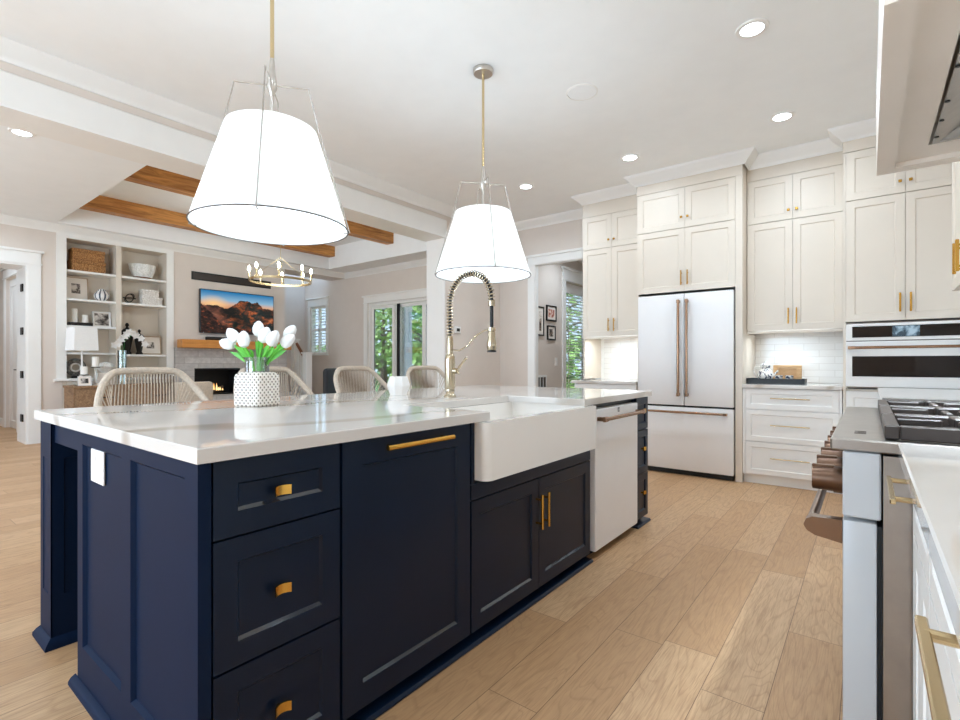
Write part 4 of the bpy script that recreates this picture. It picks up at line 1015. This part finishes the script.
# near base cabinets
RX = .085
def right_base(label, y0, y1, kind, hc, hl, hz_, ho):
    u = thing('base_cabinet', label, 'cabinet', (RX, y1, 0), NX); w = y1-y0
    part('carcass', B(.001, w-.001, .022, RW-RX-.003, .09, .878), 'cab_white', u); part('toe_kick', B(.001, w-.001, .06, .08, .001, .088), 'cab_white', u)
    if kind == 'edge': part('side_stile', B(0, .035, .0, .0215, .02, .878), 'cab_white', u)
    s0 = .04 if kind == 'edge' else .004
    d = part('drawer', MB().shaker(s0, w-.004, .715, .873, 0, .02, .042, .007), 'cab_white', u)
    c = y1-hc; L_ = hl
    h = MB().box(c-L_, c+L_, -ho-.0048, -ho+.0048, hz_-.0048, hz_+.0048, .0015)
    for x in (c-L_+.03, c+L_-.03): h.tube([(x, 0, hz_), (x, -ho, hz_)], .0055, 10)
    part('handle', h, 'gold', d)
    m_ = (s0+w-.004)/2
    for a0, a1, hx in ((s0, m_-.0015, m_-.035), (m_+.0015, w-.004, m_+.035)):
        cab_door(u, a0, a1, .095, .708, 'cab_white')
right_base('white base cabinet right against the gas range', 1.175, 1.583, 'edge', 1.38, .13, .842, .047)
right_base('white base cabinet closest to the camera, with a large brass bar pull', -.30, 1.173, 'plain', .4365, .20, .864, .045)
right_base('white base cabinet behind the camera along the right wall', -1.2, -.302, 'plain', -.75, .2, .864, .045)
single('worktop', B(.058, RW-.002, -1.2, 1.585, .8795, TOP, .003), 'quartz', 'white quartz worktop along the right edge, in front of the range', 'worktop')
right_far = thing('base_cabinet', 'white corner base cabinet beyond the range', 'cabinet', (RX, 5.09, 0), NX)
part('carcass', B(.0, 2.285, .022, RW-RX-.003, .09, .878), 'cab_white', right_far); part('toe_kick', B(.001, 2.28, .06, .08, .001, .088), 'cab_white', right_far)
for k in range(3): cab_door(right_far, .004+k*.76, .755+k*.76, .095, .873, 'cab_white')
single('worktop', B(.058, RW-.002, 2.80, 5.06, .8795, TOP, .003), 'quartz', 'white quartz worktop beyond the range on the right wall', 'worktop')
struct('wall_backsplash_range', B(.688, .699, -1.2, 5.16, TOP+.002, 1.93), 'tile_y')
# range hood
hz = 1.93; Y0, Y1 = 1.475, 2.80
hd = thing('range_hood', 'large white wooden range hood above the gas range', 'hood', (.029, Y1, 0), NX); Lh = Y1-Y0; Dh = RW-.029-.01
sk = MB()
def ringv(x0, x1, y0, y1, z): return [(x0, y0, z), (x1, y0, z), (x1, y1, z), (x0, y1, z)]
A = ringv(0, Lh, 0, Dh, hz); B1 = ringv(.07, Lh-.04, .06, Dh-.05, hz); B2 = ringv(.07, Lh-.04, .06, Dh-.05, hz+.02); T1 = ringv(0, Lh, 0, Dh, hz+.34)
fs = []
for k in range(4):
    j2 = (k+1) % 4; fs += [(k, j2, 4+j2, 4+k), (4+k, 4+j2, 8+j2, 8+k), (k, 12+k, 12+j2, j2)]
L0 = ringv(.215, Lh-.215, .155, Dh-.1, hz+.02)
o0 = 16
for k in range(4):
    j2 = (k+1) % 4; fs.append((8+k, 8+j2, o0+j2, o0+k))
L1 = ringv(.215, Lh-.215, .155, Dh-.1, hz+.10)
for k in range(4):
    j2 = (k+1) % 4; fs.append((o0+k, o0+j2, o0+4+j2, o0+4+k))
fs += [(20, 21, 22, 23), (12, 13, 14, 15)]
sk.add(A+B1+B2+T1+L0+L1, fs); part('skirt', sk, 'hood_paint', hd)
part('ledge_moulding', MB().sweep([(0, Dh), (0, 0), (Lh, 0), (Lh, Dh)][::-1], [(0, hz+.31), (.012, hz+.315), (.012, hz+.335), (.02, hz+.36), (.02, hz+.375), (0, hz+.375)], 1), 'trim', hd)
tp = MB(); t0 = ringv(.02, Lh-.02, .02, Dh, hz+.376); t1 = ringv(.22, Lh-.22, .30, Dh, 2.80); t2 = ringv(.22, Lh-.22, .30, Dh, 3.05)
tp.add(t0+t1+t2, [(3, 2, 1, 0), (8, 9, 10, 11)]+[(k, (k+1) % 4, 4+(k+1) % 4, 4+k) for k in range(4)]+[(4+k, 4+(k+1) % 4, 8+(k+1) % 4, 8+k) for k in range(4)])
part('chimney', tp, 'cab', hd)
ln = MB(); l0 = ringv(.225, Lh-.225, .165, Dh-.11, hz+.018); l1 = ringv(.245, Lh-.245, .185, Dh-.13, hz+.018); l2 = ringv(.30, Lh-.30, .30, Dh-.14, hz+.09)
ln.add(l0+l1+l2, [(k, (k+1) % 4, 4+(k+1) % 4, 4+k) for k in range(4)]+[(4+k, 4+(k+1) % 4, 8+(k+1) % 4, 8+k) for k in range(4)]+[(8, 9, 10, 11)])
ln = part('vent_liner', ln, 'steel', hd, 'stainless vent liner')
for xx in (.36, Lh-.36): area('hood_lamp_beam', (.029+.31, Y1-xx, hz+.078), (0, 0, 0), .05, .05, 2.4, (1, .96, .9), 'DISK', math.radians(58)); part('hood_lamp', MB().lathe([(0, 0), (.03, 0), (.03, .004), (0, .004)], (xx, .31, hz+.083), 18), 'lamp', ln)
for xx in (.30, .46, .62, .86): part('screw', MB().lathe([(0, 0), (.007, 0), (.007, .003), (0, .003)], (xx, .172, hz+.0145), 10), 'black', ln)
# upper cabinet on the right wall
u = thing('wall_cabinet', 'cream wall cabinet on the right wall beyond the hood, gold bar handles', 'cabinet', (.36, 3.72, 0), NX)
part('carcass', B(.0, .89, .022, RW-.36-.003, 1.50, 3.05), 'cab', u)
for a0, a1, hx in ((.003, .443, .395), (.447, .887, .495)):
    cab_door(u, a0, a1, 1.50, 2.45, "cab", handle=vbar(hx, 1.54, 1.69, 0, .007, .03, True), hmat='brass'); cab_door(u, a0, a1, 2.456, 2.95, 'cab', handle=knob(hx, 2.54), hmat='brass', pull='knob')
# ------------------------------------------------------------------ ceiling fixtures
def downlight(x, y, z, label, power=None):
    t = thing('recessed_light', label, 'ceiling light', (x, y, z-.012), 0, 'recessed ceiling lights')
    part('trim_ring', MB().lathe([(.062, 0.002), (.085, 0.002), (.088, .011), (.062, .011)], n=28, ring=True), 'trim', t)
    part('lens', MB().lathe([(0, .003), (.0605, .003), (.0605, .011), (0, .011)], n=28), 'lamp', t)
    if power is None: power = DOWN_POWER
    l = area('downlight_beam', (x, y, z-.022), (0, 0, 0), .13, .13, power, (1, .98, .96), 'DISK', math.radians(165))
downlight(-.533, 3.27, 3.06, 'brightest recessed ceiling light, high up near the range hood')
downlight(-.536, 4.58, 3.06, 'recessed ceiling light in front of the cabinet between refrigerator and oven')
downlight(-1.78, 4.61, 3.06, 'recessed ceiling light in front of the refrigerator cabinet', 2.8)
downlight(-2.977, 4.663, 3.06, 'recessed ceiling light above the hall doorway, right of the second pendant')
downlight(-5.642, .964, 3.06, 'recessed ceiling light in the living room soffit above the doorway')
downlight(-.533, 1.96, 3.06, 'recessed ceiling light overhead beside the hood, out of frame', 1.8)  # unseen fixture, added to light the range side
downlight(-.533, .5, 3.06, 'recessed ceiling light overhead behind the camera, out of frame', 1.8)  # unseen fixture, added as extra light near the camera
downlight(-3.12, 6.35, 2.72, 'small recessed light on the hall ceiling over the glazed door', 3)
downlight(-10.9, .9, 3.06, 'recessed light in the passage west of the living room, out of frame', 10)  # unseen fixture, added to brighten the passage
downlight(-8.2, .964, 3.06, 'recessed living room light over the west doorway, out of frame')  # unseen fixture, added to brighten the living room
sp_ = thing('ceiling_speaker', 'round flush white speaker grille on the kitchen ceiling', 'speaker', (-1.626, 3.292, 3.05), 0)
part('grille', MB().lathe([(0, .003), (.10, .003), (.102, .009), (0, .009)], n=36), 'ceil', sp_); part('rim', MB().lathe([(.104, .002), (.112, .004), (.112, .0095), (.104, .0095)], n=36, ring=True), 'trim', sp_)

def pendant(y, label):
    x = -2.02
    t = thing('pendant_light', label, 'pendant light', (x, y, 0), 0, 'white cone pendants over the island')
    zb, zt, rb, rt = 1.69, 2.105, .315, .185
    part('canopy', MB().lathe([(0, 3.028), (.062, 3.028), (.066, 3.034), (.066, 3.058), (0, 3.058)], n=28), 'nickel', t)
    part('rod', MB().tube([(0, 0, 2.375), (0, 0, 3.03)], .0085, 10), 'gold', t)
    part('hub', MB().lathe([(0, 2.255), (.008, 2.255), (.022, 2.29), (.018, 2.325), (.012, 2.385), (.009, 2.415), (0, 2.415)], n=18), 'nickel', t)
    part('inner_stem', MB().tube([(0, 0, 2.0), (0, 0, 2.27)], .007, 8), 'nickel', t)
    sh = MB(); n = 48
    o0 = []
    for (r, z) in ((rb, zb), (rt, zt), (rt-.004, zt), (rb-.004, zb)):
        o0.append([(r*math.cos(2*PI*k/n), r*math.sin(2*PI*k/n), z) for k in range(n)])
    sh.add(sum(o0, []), [(i*n+k, i*n+(k+1) % n, ((i+1) % 4)*n+(k+1) % n, ((i+1) % 4)*n+k) for i in range(4) for k in range(n)])
    s0 = part('shade', sh, 'shade', t)
    part('rim_band', MB().tube([((rb+.001)*math.cos(2*PI*k/n), (rb+.001)*math.sin(2*PI*k/n), zb) for k in range(n)], .0028, 6, True), 'steel_dark', s0)
    part('diffuser', MB().lathe([(0, zb+.012), (rb-.012, zb+.012), (rb-.012, zb+.018), (0, zb+.018)], n=48), 'shade_glow', t)
    for k in range(4):
        a = PI/4*(1+2*k)+.10; ca, sa = math.cos(a), math.sin(a)
        part('frame_arm', MB().tube([(0, 0, 2.30), (.15*ca, .15*sa, 2.30), ((rt+.012)*ca, (rt+.012)*sa, zt), ((rb+.008)*ca, (rb+.008)*sa, zb-.004), ((rb-.02)*ca, (rb-.02)*sa, zb-.008)], .0032, 6), 'wire', t)
    for zz, pw in ((1.93, PEND_POWER),):
        l = bpy.data.lights.new('pendant_bulb', 'POINT'); l.energy = pw; l.shadow_soft_size = .05; l.color = (1, .95, .88)
        o = bpy.data.objects.new('pendant_bulb', l); C.objects.link(o); o.location = (x, y, zz)
    return t
pendant(1.148, 'large near white cone pendant light hanging over the tulip end of the island')
pendant(2.637, 'smaller-looking far white cone pendant light above the kitchen faucet')
# hall and stub-wall fittings
single('thermostat', MB().box(-.06, .06, -.02, 0, -.045, .045, .006).box(-.03, .03, -.022, -.02, -.02, .02), 'white_gloss', 'white wall thermostat behind the kitchen faucet', 'thermostat', (-4.178, 4.90, 1.535), PX)
tscr = single('thermostat_screen', B(-.03, .03, -.0245, -.0222, -.02, .02), 'black', 'x', 'x', (0, 0, 0), 0)
for k_ in ('label', 'category'): del tscr[k_]
tscr.parent = bpy.data.objects['thermostat']; tscr.name = 'screen'; tscr['label'] = 'dark screen'
def wall_picture(name, label, loc, rz, w, h, fmat, pmat, fw=.018, mat_w=.05, group=None, tilt=0, d=.02):
    t = thing(name, label, 'picture', loc, rz, group); t.rotation_euler = (tilt, 0, rz)
    fr = MB()
    fr.box(-w/2, w/2, -d, 0, 0, fw).box(-w/2, w/2, -d, 0, h-fw, h).box(-w/2, -w/2+fw, -d, 0, fw, h-fw).box(w/2-fw, w/2, -d, 0, fw, h-fw)
    part('frame', fr, fmat, t); part('mount', B(-w/2+fw, w/2-fw, -d*.6, -.002, fw, h-fw), 'paper', t)
    part('print', B(-w/2+fw+mat_w, w/2-fw-mat_w, -d*.6-.002, -d*.6, fw+mat_w, h-fw-mat_w), pmat, t)
    return t
wall_picture('framed_print', 'large black-framed print cut off by the hall door casing', (-3.628, 6.035, 1.49), PX, .19, .41, 'black', 'print_dark', .02, .05)
wall_picture('framed_print', 'upper small black-framed print with a red figure in the hall', (-3.628, 6.345, 1.715), PX, .28, .225, 'black', 'print_red', .02, .035)
wall_picture('framed_print', 'lower small black-framed print in the hall', (-3.628, 6.345, 1.44), PX, .23, .21, 'black', 'print_dark', .02, .032)
plate('light_switch', 'white light switch plate beside the glazed hall door', 'switch', (-3.629, 6.50, 1.13), PX, .075, .12, 'ceramic')
vg = thing('air_vent', 'white louvred return-air grille low on the hall wall', 'vent', (-3.628, 6.08, .56), PX); vg.scale = (.62, 1, 1)
part('frame', MB().box(-.22, .22, -.012, 0, 0, .03).box(-.22, .22, -.012, 0, .35, .38).box(-.22, -.19, -.012, 0, .03, .35).box(.19, .22, -.012, 0, .03, .35).box(-.075, -.055, -.012, 0, .03, .35).box(.055, .075, -.012, 0, .03, .35), 'trim', vg)
part('backing', B(-.19, .19, -.003, -.001, .03, .35), 'steel_dark', vg)

# ------------------------------------------------------------------ LIVING ROOM
WX = -9.07
# bookcase (faces +X; local x = y - 1.98, local y = WX - x)
bk = thing('bookcase', 'white built-in bookcase with open shelves in the living room', 'bookcase', (WX, 1.98, 0), PX)
fr = MB(); D = .34
part('back_board', B(.004, 1.416, D-.012, D, .13, 2.96), 'cab', bk)
for x0, x1 in ((-.02, .045), (.645, .715), (1.335, 1.44)): part('upright', B(x0 if x0 > 0 else .003, x1 if x1 < 1.4 else 1.417, -.0, D-.014, .12, 2.96), 'cab', bk)
part('face_trim', MB().box(-.07, .043, -.022, -.002, .88, 2.955).box(1.337, 1.44, -.022, -.002, .88, 2.955).box(.043, 1.337, -.022, -.002, 2.90, 2.955), 'trim', bk)
part('top_board', B(.046, 1.334, 0, D-.014, 2.90, 2.93), 'cab', bk)
part('ledge', B(-.10, 1.44, -.07, D-.014, .85, .885, .004), 'trim', bk)
part('lower_cabinet', B(.046, 1.334, -.03, D-.014, .121, .845), 'cab', bk)
for x0, x1, zz in ((.046, .644, (1.265, 1.655, 2.045, 2.455)), (.716, 1.334, (1.245, 2.045, 2.455))):
    for z in zz: part('shelf', B(x0, x1, .0, D-.014, z-.03, z), 'trim', bk)
def on_shelf(yc, depth=.16): return (WX-depth, yc)
def woven_box(name, label, x, y, z, w, d, h, mat, group=None):
    t = thing(name, label, 'box', (x, y, z), PX, group)
    part('base', B(-w/2+.004, w/2-.004, -d/2+.004, d/2-.004, 0, h*.7, .006), mat, t); part('lid', B(-w/2, w/2, -d/2, d/2, h*.7+.001, h, .006), mat, t)
woven_box('woven_basket', 'lower brown woven lidded basket on the top left shelf', -9.22, 2.30, 2.456, .42, .22, .165, 'weave')
woven_box('woven_basket', 'upper brown woven lidded basket stacked on the top left shelf', -9.22, 2.30, 2.623, .40, .21, .165, 'weave')
b_ = thing('coral_bowl', 'white coral-textured bowl on wooden foot, top right shelf', 'bowl', (-9.23, 3.03, 2.456), 0); b_.scale = (.70, 1, 1)
part('foot', MB().lathe([(0, 0), (.10, 0), (.13, .03), (0, .03)], n=24), 'handrail', b_); part('bowl', MB().lathe([(0, .031), (.13, .031), (.17, .14), (.18, .20), (.19, .23), (.16, .22), (.11, .06), (0, .05)], n=40, fn=lambda a, z: 1+.06*math.sin(9*a)*(z > .1)), 'coral', b_)
wall_picture('framed_photo', 'pale wood framed photograph at the left of the second shelf', (-9.31, 2.19, 2.047), PX, .30, .34, 'greywood', 'photo_a', .012, .085, None, -.12, .03)
jr = thing('ginger_jar', 'round striped grey and white jar on the second shelf', 'jar', (-9.2, 2.48, 2.046), 0)
part('body', MB().lathe([(0, 0), (.05, 0), (.095, .05), (.10, .095), (.07, .145), (.05, .155), (0, .155)], n=32), 'stripe', jr); part('lid', MB().lathe([(.052, .156), (.05, .175), (.015, .19), (0, .20)], n=20), 'stripe', jr)
kn = MB()
for a in range(3):
    pts = []
    for k in range(32):
        q = 2*PI*k/32; p_ = Vector((.085*math.cos(q), .05*math.sin(q), 0)); p_.rotate(Matrix.Rotation(a*1.05+.3, 3, 'X') @ Matrix.Rotation(a*.9, 3, 'Z')); pts.append(p_+Vector((0, 0, .075)))
    kn.tube(pts, .007, 6, True)
single('wire_knot', kn, 'black', 'black wire knot ornament on the second right shelf', 'ornament', (-9.2, 2.84, 2.058), PX)
woven_box('trinket_box', 'lower white textured box on the second right shelf', -9.2, 3.13, 2.046, .29, .20, .125, 'weave_white')
woven_box('trinket_box', 'upper smaller white textured box on the second right shelf', -9.2, 3.11, 2.173, .24, .18, .115, 'weave_white')
single('candle_tray', B(-.14, .14, -.07, .07, 0, .05, .004), 'black', 'long black candle block on the third shelf', 'tray', (-9.2, 2.215, 1.656), PX)
single('pillar_candle', MB().lathe([(0, 0), (.035, 0), (.033, .20), (0, .20)], n=20), 'wax', 'taller white candle on the black block, third shelf', 'candle', (-9.2, 2.15, 1.707), 0)
single('pillar_candle', MB().lathe([(0, 0), (.036, 0), (.035, .115), (0, .115)], n=20), 'wax', 'shorter white candle on the black block, third shelf', 'candle', (-9.2, 2.275, 1.707), 0)
wall_picture('framed_photo', 'black and white portrait in white frame on the third shelf', (-9.29, 2.50, 1.657), PX, .23, .235, 'white_gloss', 'photo_b', .014, .012, None, -.14, .04)
def finial_jar(y, z, s, label, x=-9.24):
    t = thing('lidded_jar', label, 'jar', (x, y, z), .2)
    part('body', MB().lathe([(0, 0), (.05*s, 0), (.05*s, .02*s), (.035*s, .04*s), (.075*s, .26*s), (.078*s, .27*s), (0, .27*s)], n=8), 'black', t)
    part('lid', MB().lathe([(.078*s, .272*s), (.05*s, .31*s), (.02*s, .33*s), (.012*s, .35*s), (.025*s, .37*s), (.012*s, .395*s), (0, .40*s)], n=8), 'black', t)
finial_jar(2.82, 1.246, 1.25, 'taller black lidded jar beside the bookcase divider')
finial_jar(2.955, 1.246, 1.0, 'shorter black lidded jar left of the cream framed photograph', -9.14)
wall_picture('framed_photo', 'cream framed photograph on the lower right shelf', (-9.25, 3.145, 1.247), PX, .31, .30, 'greywood', 'photo_a', .014, .085, None, -.13, .04)
rg = thing('ring_ornament', 'dark round wreath-like ornament at the lower left of the bookcase', 'ornament', (-9.22, 2.165, .886), PX)
part('ring', MB().tube([(.10*math.cos(2*PI*k/28), 0, .16+.10*math.sin(2*PI*k/28)) for k in range(28)], .03, 8, True), 'ring', rg); part('inner_ring', MB().tube([(.055*math.cos(2*PI*k/24), -.01, .16+.055*math.sin(2*PI*k/24)) for k in range(24)], .009, 6, True), 'ceramic', rg); part('stand', B(-.05, .05, -.03, .03, 0, .035, .004), 'black', rg)
# chest and things on it
ch = thing('rustic_chest', 'rustic brown wooden chest of drawers below the bookcase', 'chest', (-8.50, 1.98, 0), PX)
part('carcass', B(0, 1.45, .02, .48, .04, .76), 'chest', ch); part('top', B(-.015, 1.465, -.005, .485, .762, .795, .004), 'chest', ch)
for x0 in (.02, .73):
    for z0, z1 in ((.51, .74), (.27, .50), (.06, .26)):
        d = part('drawer', B(x0, x0+.70, .004, .019, z0, z1, .003), 'chest', ch); part('handle', hbar(x0+.25, x0+.45, (z0+z1)/2, .004, .008, .022), 'black', d)
lp = thing('table_lamp', 'table lamp with square white shade on the rustic chest', 'lamp', (-8.76, 2.13, .796), .12)
part('base', B(-.07, .07, -.07, .07, 0, .025, .004), 'jarglass', lp); part('stem', MB().tube([(0, 0, .025), (0, 0, .52)], .012, 10).lathe([(0, .10), (.03, .12), (.03, .15), (0, .17)], n=14), 'ceramic', lp)
S_ = .145; sq_ = MB(); r1 = ringv(-S_, S_, -S_, S_, .49); r2 = ringv(-S_+.012, S_-.012, -S_+.012, S_-.012, .81); r3 = ringv(-S_+.017, S_-.017, -S_+.017, S_-.017, .81); r4 = ringv(-S_+.005, S_-.005, -S_+.005, S_-.005, .49)
sq_.add(r1+r2+r3+r4, [(i*4+k, i*4+(k+1) % 4, ((i+1) % 4)*4+(k+1) % 4, ((i+1) % 4)*4+k) for i in range(4) for k in range(4)]); part('lamp_shade', sq_, 'linen', lp)
def candle_stand(x, y, h, ch_, label):
    t = thing('candle_holder', label, 'candle holder', (x, y, .796), 0); part('stem', MB().lathe([(0, 0), (.05, 0), (.045, .012), (.014, .03), (.02, h*.5), (.012, h*.7), (.018, h-.012), (0, h-.012)], n=18), 'nickel', t); part('dish', MB().lathe([(0, h-.012), (.05, h-.012), (.06, h), (0, h)], n=18), 'steel_dark', t)
    return single('pillar_candle', MB().lathe([(0, 0), (.042, 0), (.041, ch_), (.01, ch_), (0, ch_-.004)], n=20), 'wax', ch_ and ('white candle on the shorter holder, in front of the lamp stem' if h < .24 else 'white candle on the taller holder right of the lamp'), 'candle', (x, y, .797+h), 0)
candle_stand(-8.58, 2.11, .155, .11, 'shorter candle holder in front of the table lamp')
candle_stand(-8.62, 2.25, .26, .14, 'taller candle holder right of the table lamp')
wall_picture('framed_photo', 'small white framed photograph standing on the rustic chest', (-8.52, 2.10, .797), PX, .15, .13, 'white_gloss', 'photo_a', .01, .022, None, -.15, .02)
single('shell_ornament', MB().lathe([(0, 0), (.05, 0), (.10, .05), (.11, .09), (.07, .14), (0, .16)], n=24, fn=lambda a, z: 1+.08*math.sin(8*a)), 'coral', 'white shell-like ornament on the chest right of the taller candle', 'ornament', (-8.78, 2.42, .97), 0)
single('storage_box', MB().box(-.12, .12, -.09, .09, 0, .172, .006), 'paper', 'white box under the shell ornament on the chest', 'box', (-8.78, 2.42, .797), PX)
op = thing('orchid_vase', 'tall clear glass cylinder vase holding a white orchid', 'vase', (-8.66, 2.58, .796), 0)
part('cylinder', MB().lathe([(.055, 0), (.055, .50), (.051, .50), (.051, .01), (.0, .01), (0, 0)], n=24, ring=True), 'jarglass', op)
orc = thing('white_orchid', 'white orchid arching out of the tall glass vase', 'flower', (-8.66, 2.58, .81), 0)
for s in (-1, 1): part('stem', MB().tube([(0, .01*s, 0), (0, .012*s, .40), (.0, .02*s+.01, .62), (0, .12+.03*s, .74), (0, .22+.03*s, .70)], .005, 6), 'leaf_dark', orc)
rnd = random.Random(3)
for k in range(11):
    q = k/10; c_ = Vector((rnd.uniform(.0, .06), -.10+.36*q+rnd.uniform(-.02, .02), .58+.16*math.sin(q*3.0)+rnd.uniform(-.05, .03)))
    fl = MB(); n = 5
    for a in range(n):
        an = 2*PI*a/n+k; d1 = Vector((.25, math.cos(an), math.sin(an))).normalized(); d2 = Vector((1, 0, 0)).cross(d1).normalized()
        fl.add([c_, c_+d1*.03+d2*.022+Vector((.004, 0, 0)), c_+d1*.06, c_+d1*.03-d2*.022+Vector((.004, 0, 0)), c_+Vector((-.006, 0, 0))], [(0, 1, 2, 3), (4, 3, 2, 1), (0, 4, 1), (0, 3, 4)])
    part('blossom', fl, 'petal', orc)
# fireplace wall
single('fireplace_mantel', B(-9.0, -8.80, 3.45, 5.40, 1.362, 1.50, .004), 'mantel', 'thick honey-brown wooden mantel beam above the fireplace', 'mantel')
fp = thing('fireplace_insert', 'black gas fireplace insert with small flames and logs', 'fireplace', (-9.07, 3.72, .56), PX)
part('firebox', MB().box(.0, .78, .30, .34, .001, .46).box(.0, .02, .0, .30, .001, .46).box(.76, .78, .0, .30, .001, .46).box(.02, .76, .0, .30, .44, .46).box(.02, .76, .0, .30, .001, .015), 'black', fp)
part('surround_frame', MB().box(.001, .779, -.064, -.001, .43, .458).box(.001, .02, -.064, -.001, .02, .43).box(.76, .779, -.064, -.001, .02, .43).box(.001, .779, -.064, -.001, .001, .02), 'black', fp)
for k in range(4): part('log', MB().tube([(.22+.03*k, .08+.05*k, .05+.02*(k % 2)), (.55+.02*k, .14+.02*k, .06+.03*(k % 3))], .025, 8), 'bark', fp)
rnd = random.Random(5)
fl = MB()
for k in range(9):
    x = .26+.035*k; hgt = rnd.uniform(.05, .11)*(1.3 if 2 < k < 6 else .8)
    fl.lathe([(.004, 0), (.016, .02), (.010, hgt*.6), (.001, hgt)], (x, .10+rnd.uniform(-.02, .03), .06), 8)
part('flames', fl, 'flame', fp)
tv = thing('television', 'wall-mounted television showing an orange mountain sunset', 'television', (-9.068, 3.81, 1.63), PX)
part('casing', B(0, 1.34, -.07, -.02, 0, .755, .004), 'black', tv); part('screen', B(.012, 1.328, -.073, -.0705, .012, .743), 'tv', tv); part('wall_bracket', B(.45, .9, -.019, -.001, .2, .55), 'black', tv); part('power_light', B(.045, .058, -.0745, -.073, .002, .010), 'white_gloss', tv)  # white dot is the small bright logo, not a lamp
single('soundbar', B(-.36, .36, -.05, .03, 0, .06, .012), 'black', 'black soundbar lying on the wooden mantel', 'speaker', (-8.90, 4.22, 1.501), PX)
sv = thing('slot_vent', 'long black slot vent above the television', 'vent', (-9.068, 3.70, 2.53), PX)
part('frame', MB().box(0, 1.42, -.015, 0, 0, .02).box(0, 1.42, -.015, 0, .12, .14).box(0, .02, -.015, 0, .02, .12).box(1.40, 1.42, -.015, 0, .02, .12), 'black', sv); part('slot', MB().box(.02, 1.40, -.006, -.001, .02, .12), 'black_matte', sv)
# chandelier
cz = 2.33; ch = thing('ring_chandelier', 'gold ring chandelier with candle bulbs in the living room', 'chandelier', (-6.94, 4.08, 0), 0)
Rr = .44; n = 56
rg = MB(); vs = []
for (r, z) in ((Rr, cz-.016), (Rr, cz+.016), (Rr-.018, cz+.016), (Rr-.018, cz-.016)): vs += [(r*math.cos(2*PI*k/n), r*math.sin(2*PI*k/n), z) for k in range(n)]
rg.add(vs, [(i*n+k, i*n+(k+1) % n, ((i+1) % 4)*n+(k+1) % n, ((i+1) % 4)*n+k) for i in range(4) for k in range(n)]); part('ring', rg, 'gold', ch)
part('rod', MB().tube([(0, 0, cz+.35), (0, 0, 3.46)], .004, 8), 'gold', ch); part('canopy', MB().lathe([(0, 3.46), (.06, 3.46), (.06, 3.495), (0, 3.495)], n=20), 'gold', ch)
for k in range(3): a = 2*PI*k/3+.4; part('suspension_rod', MB().tube([((Rr-.01)*math.cos(a), (Rr-.01)*math.sin(a), cz), (.0, 0, cz+.36)], .0022, 6), 'gold', ch)
for k in range(8):
    a = 2*PI*k/8+.2; x, y = (Rr-.009)*math.cos(a), (Rr-.009)*math.sin(a)
    s0 = part('candle_sleeve', MB().lathe([(0, cz+.018), (.022, cz+.018), (.012, cz+.03), (.012, cz+.13), (0, cz+.13)], (x, y, 0), 10), 'gold', ch)
    part('bulb', MB().lathe([(.006, cz+.131), (.02, cz+.16), (.018, cz+.185), (.002, cz+.215)], (x, y, 0), 10), 'bulb', s0)
l = bpy.data.lights.new('chandelier_glow', 'POINT'); l.energy = 14; l.color = (1, .9, .76); l.shadow_soft_size = .35
o = bpy.data.objects.new('chandelier_glow', l); C.objects.link(o); o.location = (-6.94, 4.08, 2.66)
# stair railing
st = thing('stair_railing', 'white stair railing with newel posts and brown handrail', 'railing', (-9.0, 5.95, 0), 0)
part('newel_post', MB().box(-.19, -.05, -.07, .07, 0, 1.30, .004).box(-.21, -.03, -.09, .09, 1.30, 1.335, .006), 'trim', st)
part('newel_post', MB().box(-.62, -.50, -.06, .06, 0, 1.585, .004).box(-.64, -.48, -.08, .08, 1.585, 1.62, .006), 'trim', st)
part('handrail', MB().tube([(-.50, 0, 1.52), (-.19, 0, 1.19)], .03, 8), 'handrail', st, 'brown wooden handrail')
for k in range(3): x = -.43+.09*k; part('baluster', B(x-.014, x+.014, -.014, .014, .05, 1.49-(x+.50)*1.06-.04), 'trim', st)
part('bottom_rail', B(-.50, -.19, -.03, .03, .0, .05), 'trim', st)
# armchairs in the living room
def armchair(label, loc, rz, mat, s=1.0, h=.88):
    t = thing('armchair', label, 'armchair', loc, rz)
    part('seat', B(-.30*s, .30*s, -.30*s, .26*s, .30, .44, .04), mat, t); part('backrest', B(-.32*s, .32*s, .22*s, .34*s, .44, h, .05), mat, t)
    for q in (-1, 1): part('armrest', B(q*.31*s, q*.40*s, -.28*s, .26*s, .30, .62, .03), mat, t)
    for qx in (-1, 1):
        for qy in (-1, 1): part('leg', MB().tube([(qx*.26*s, qy*.24*s, .30), (qx*.28*s, qy*.27*s, 0)], [.02, .014], 8), 'black', t)
armchair('charcoal armchair in front of the stair railing', (-6.22, 4.74, 0), PX+.6, 'charcoal', .85, 1.03)
armchair('greige armchair in front of the fireplace, behind the nearest stool', (-5.75, 2.43, 0), PX, 'rope', .72, .90)
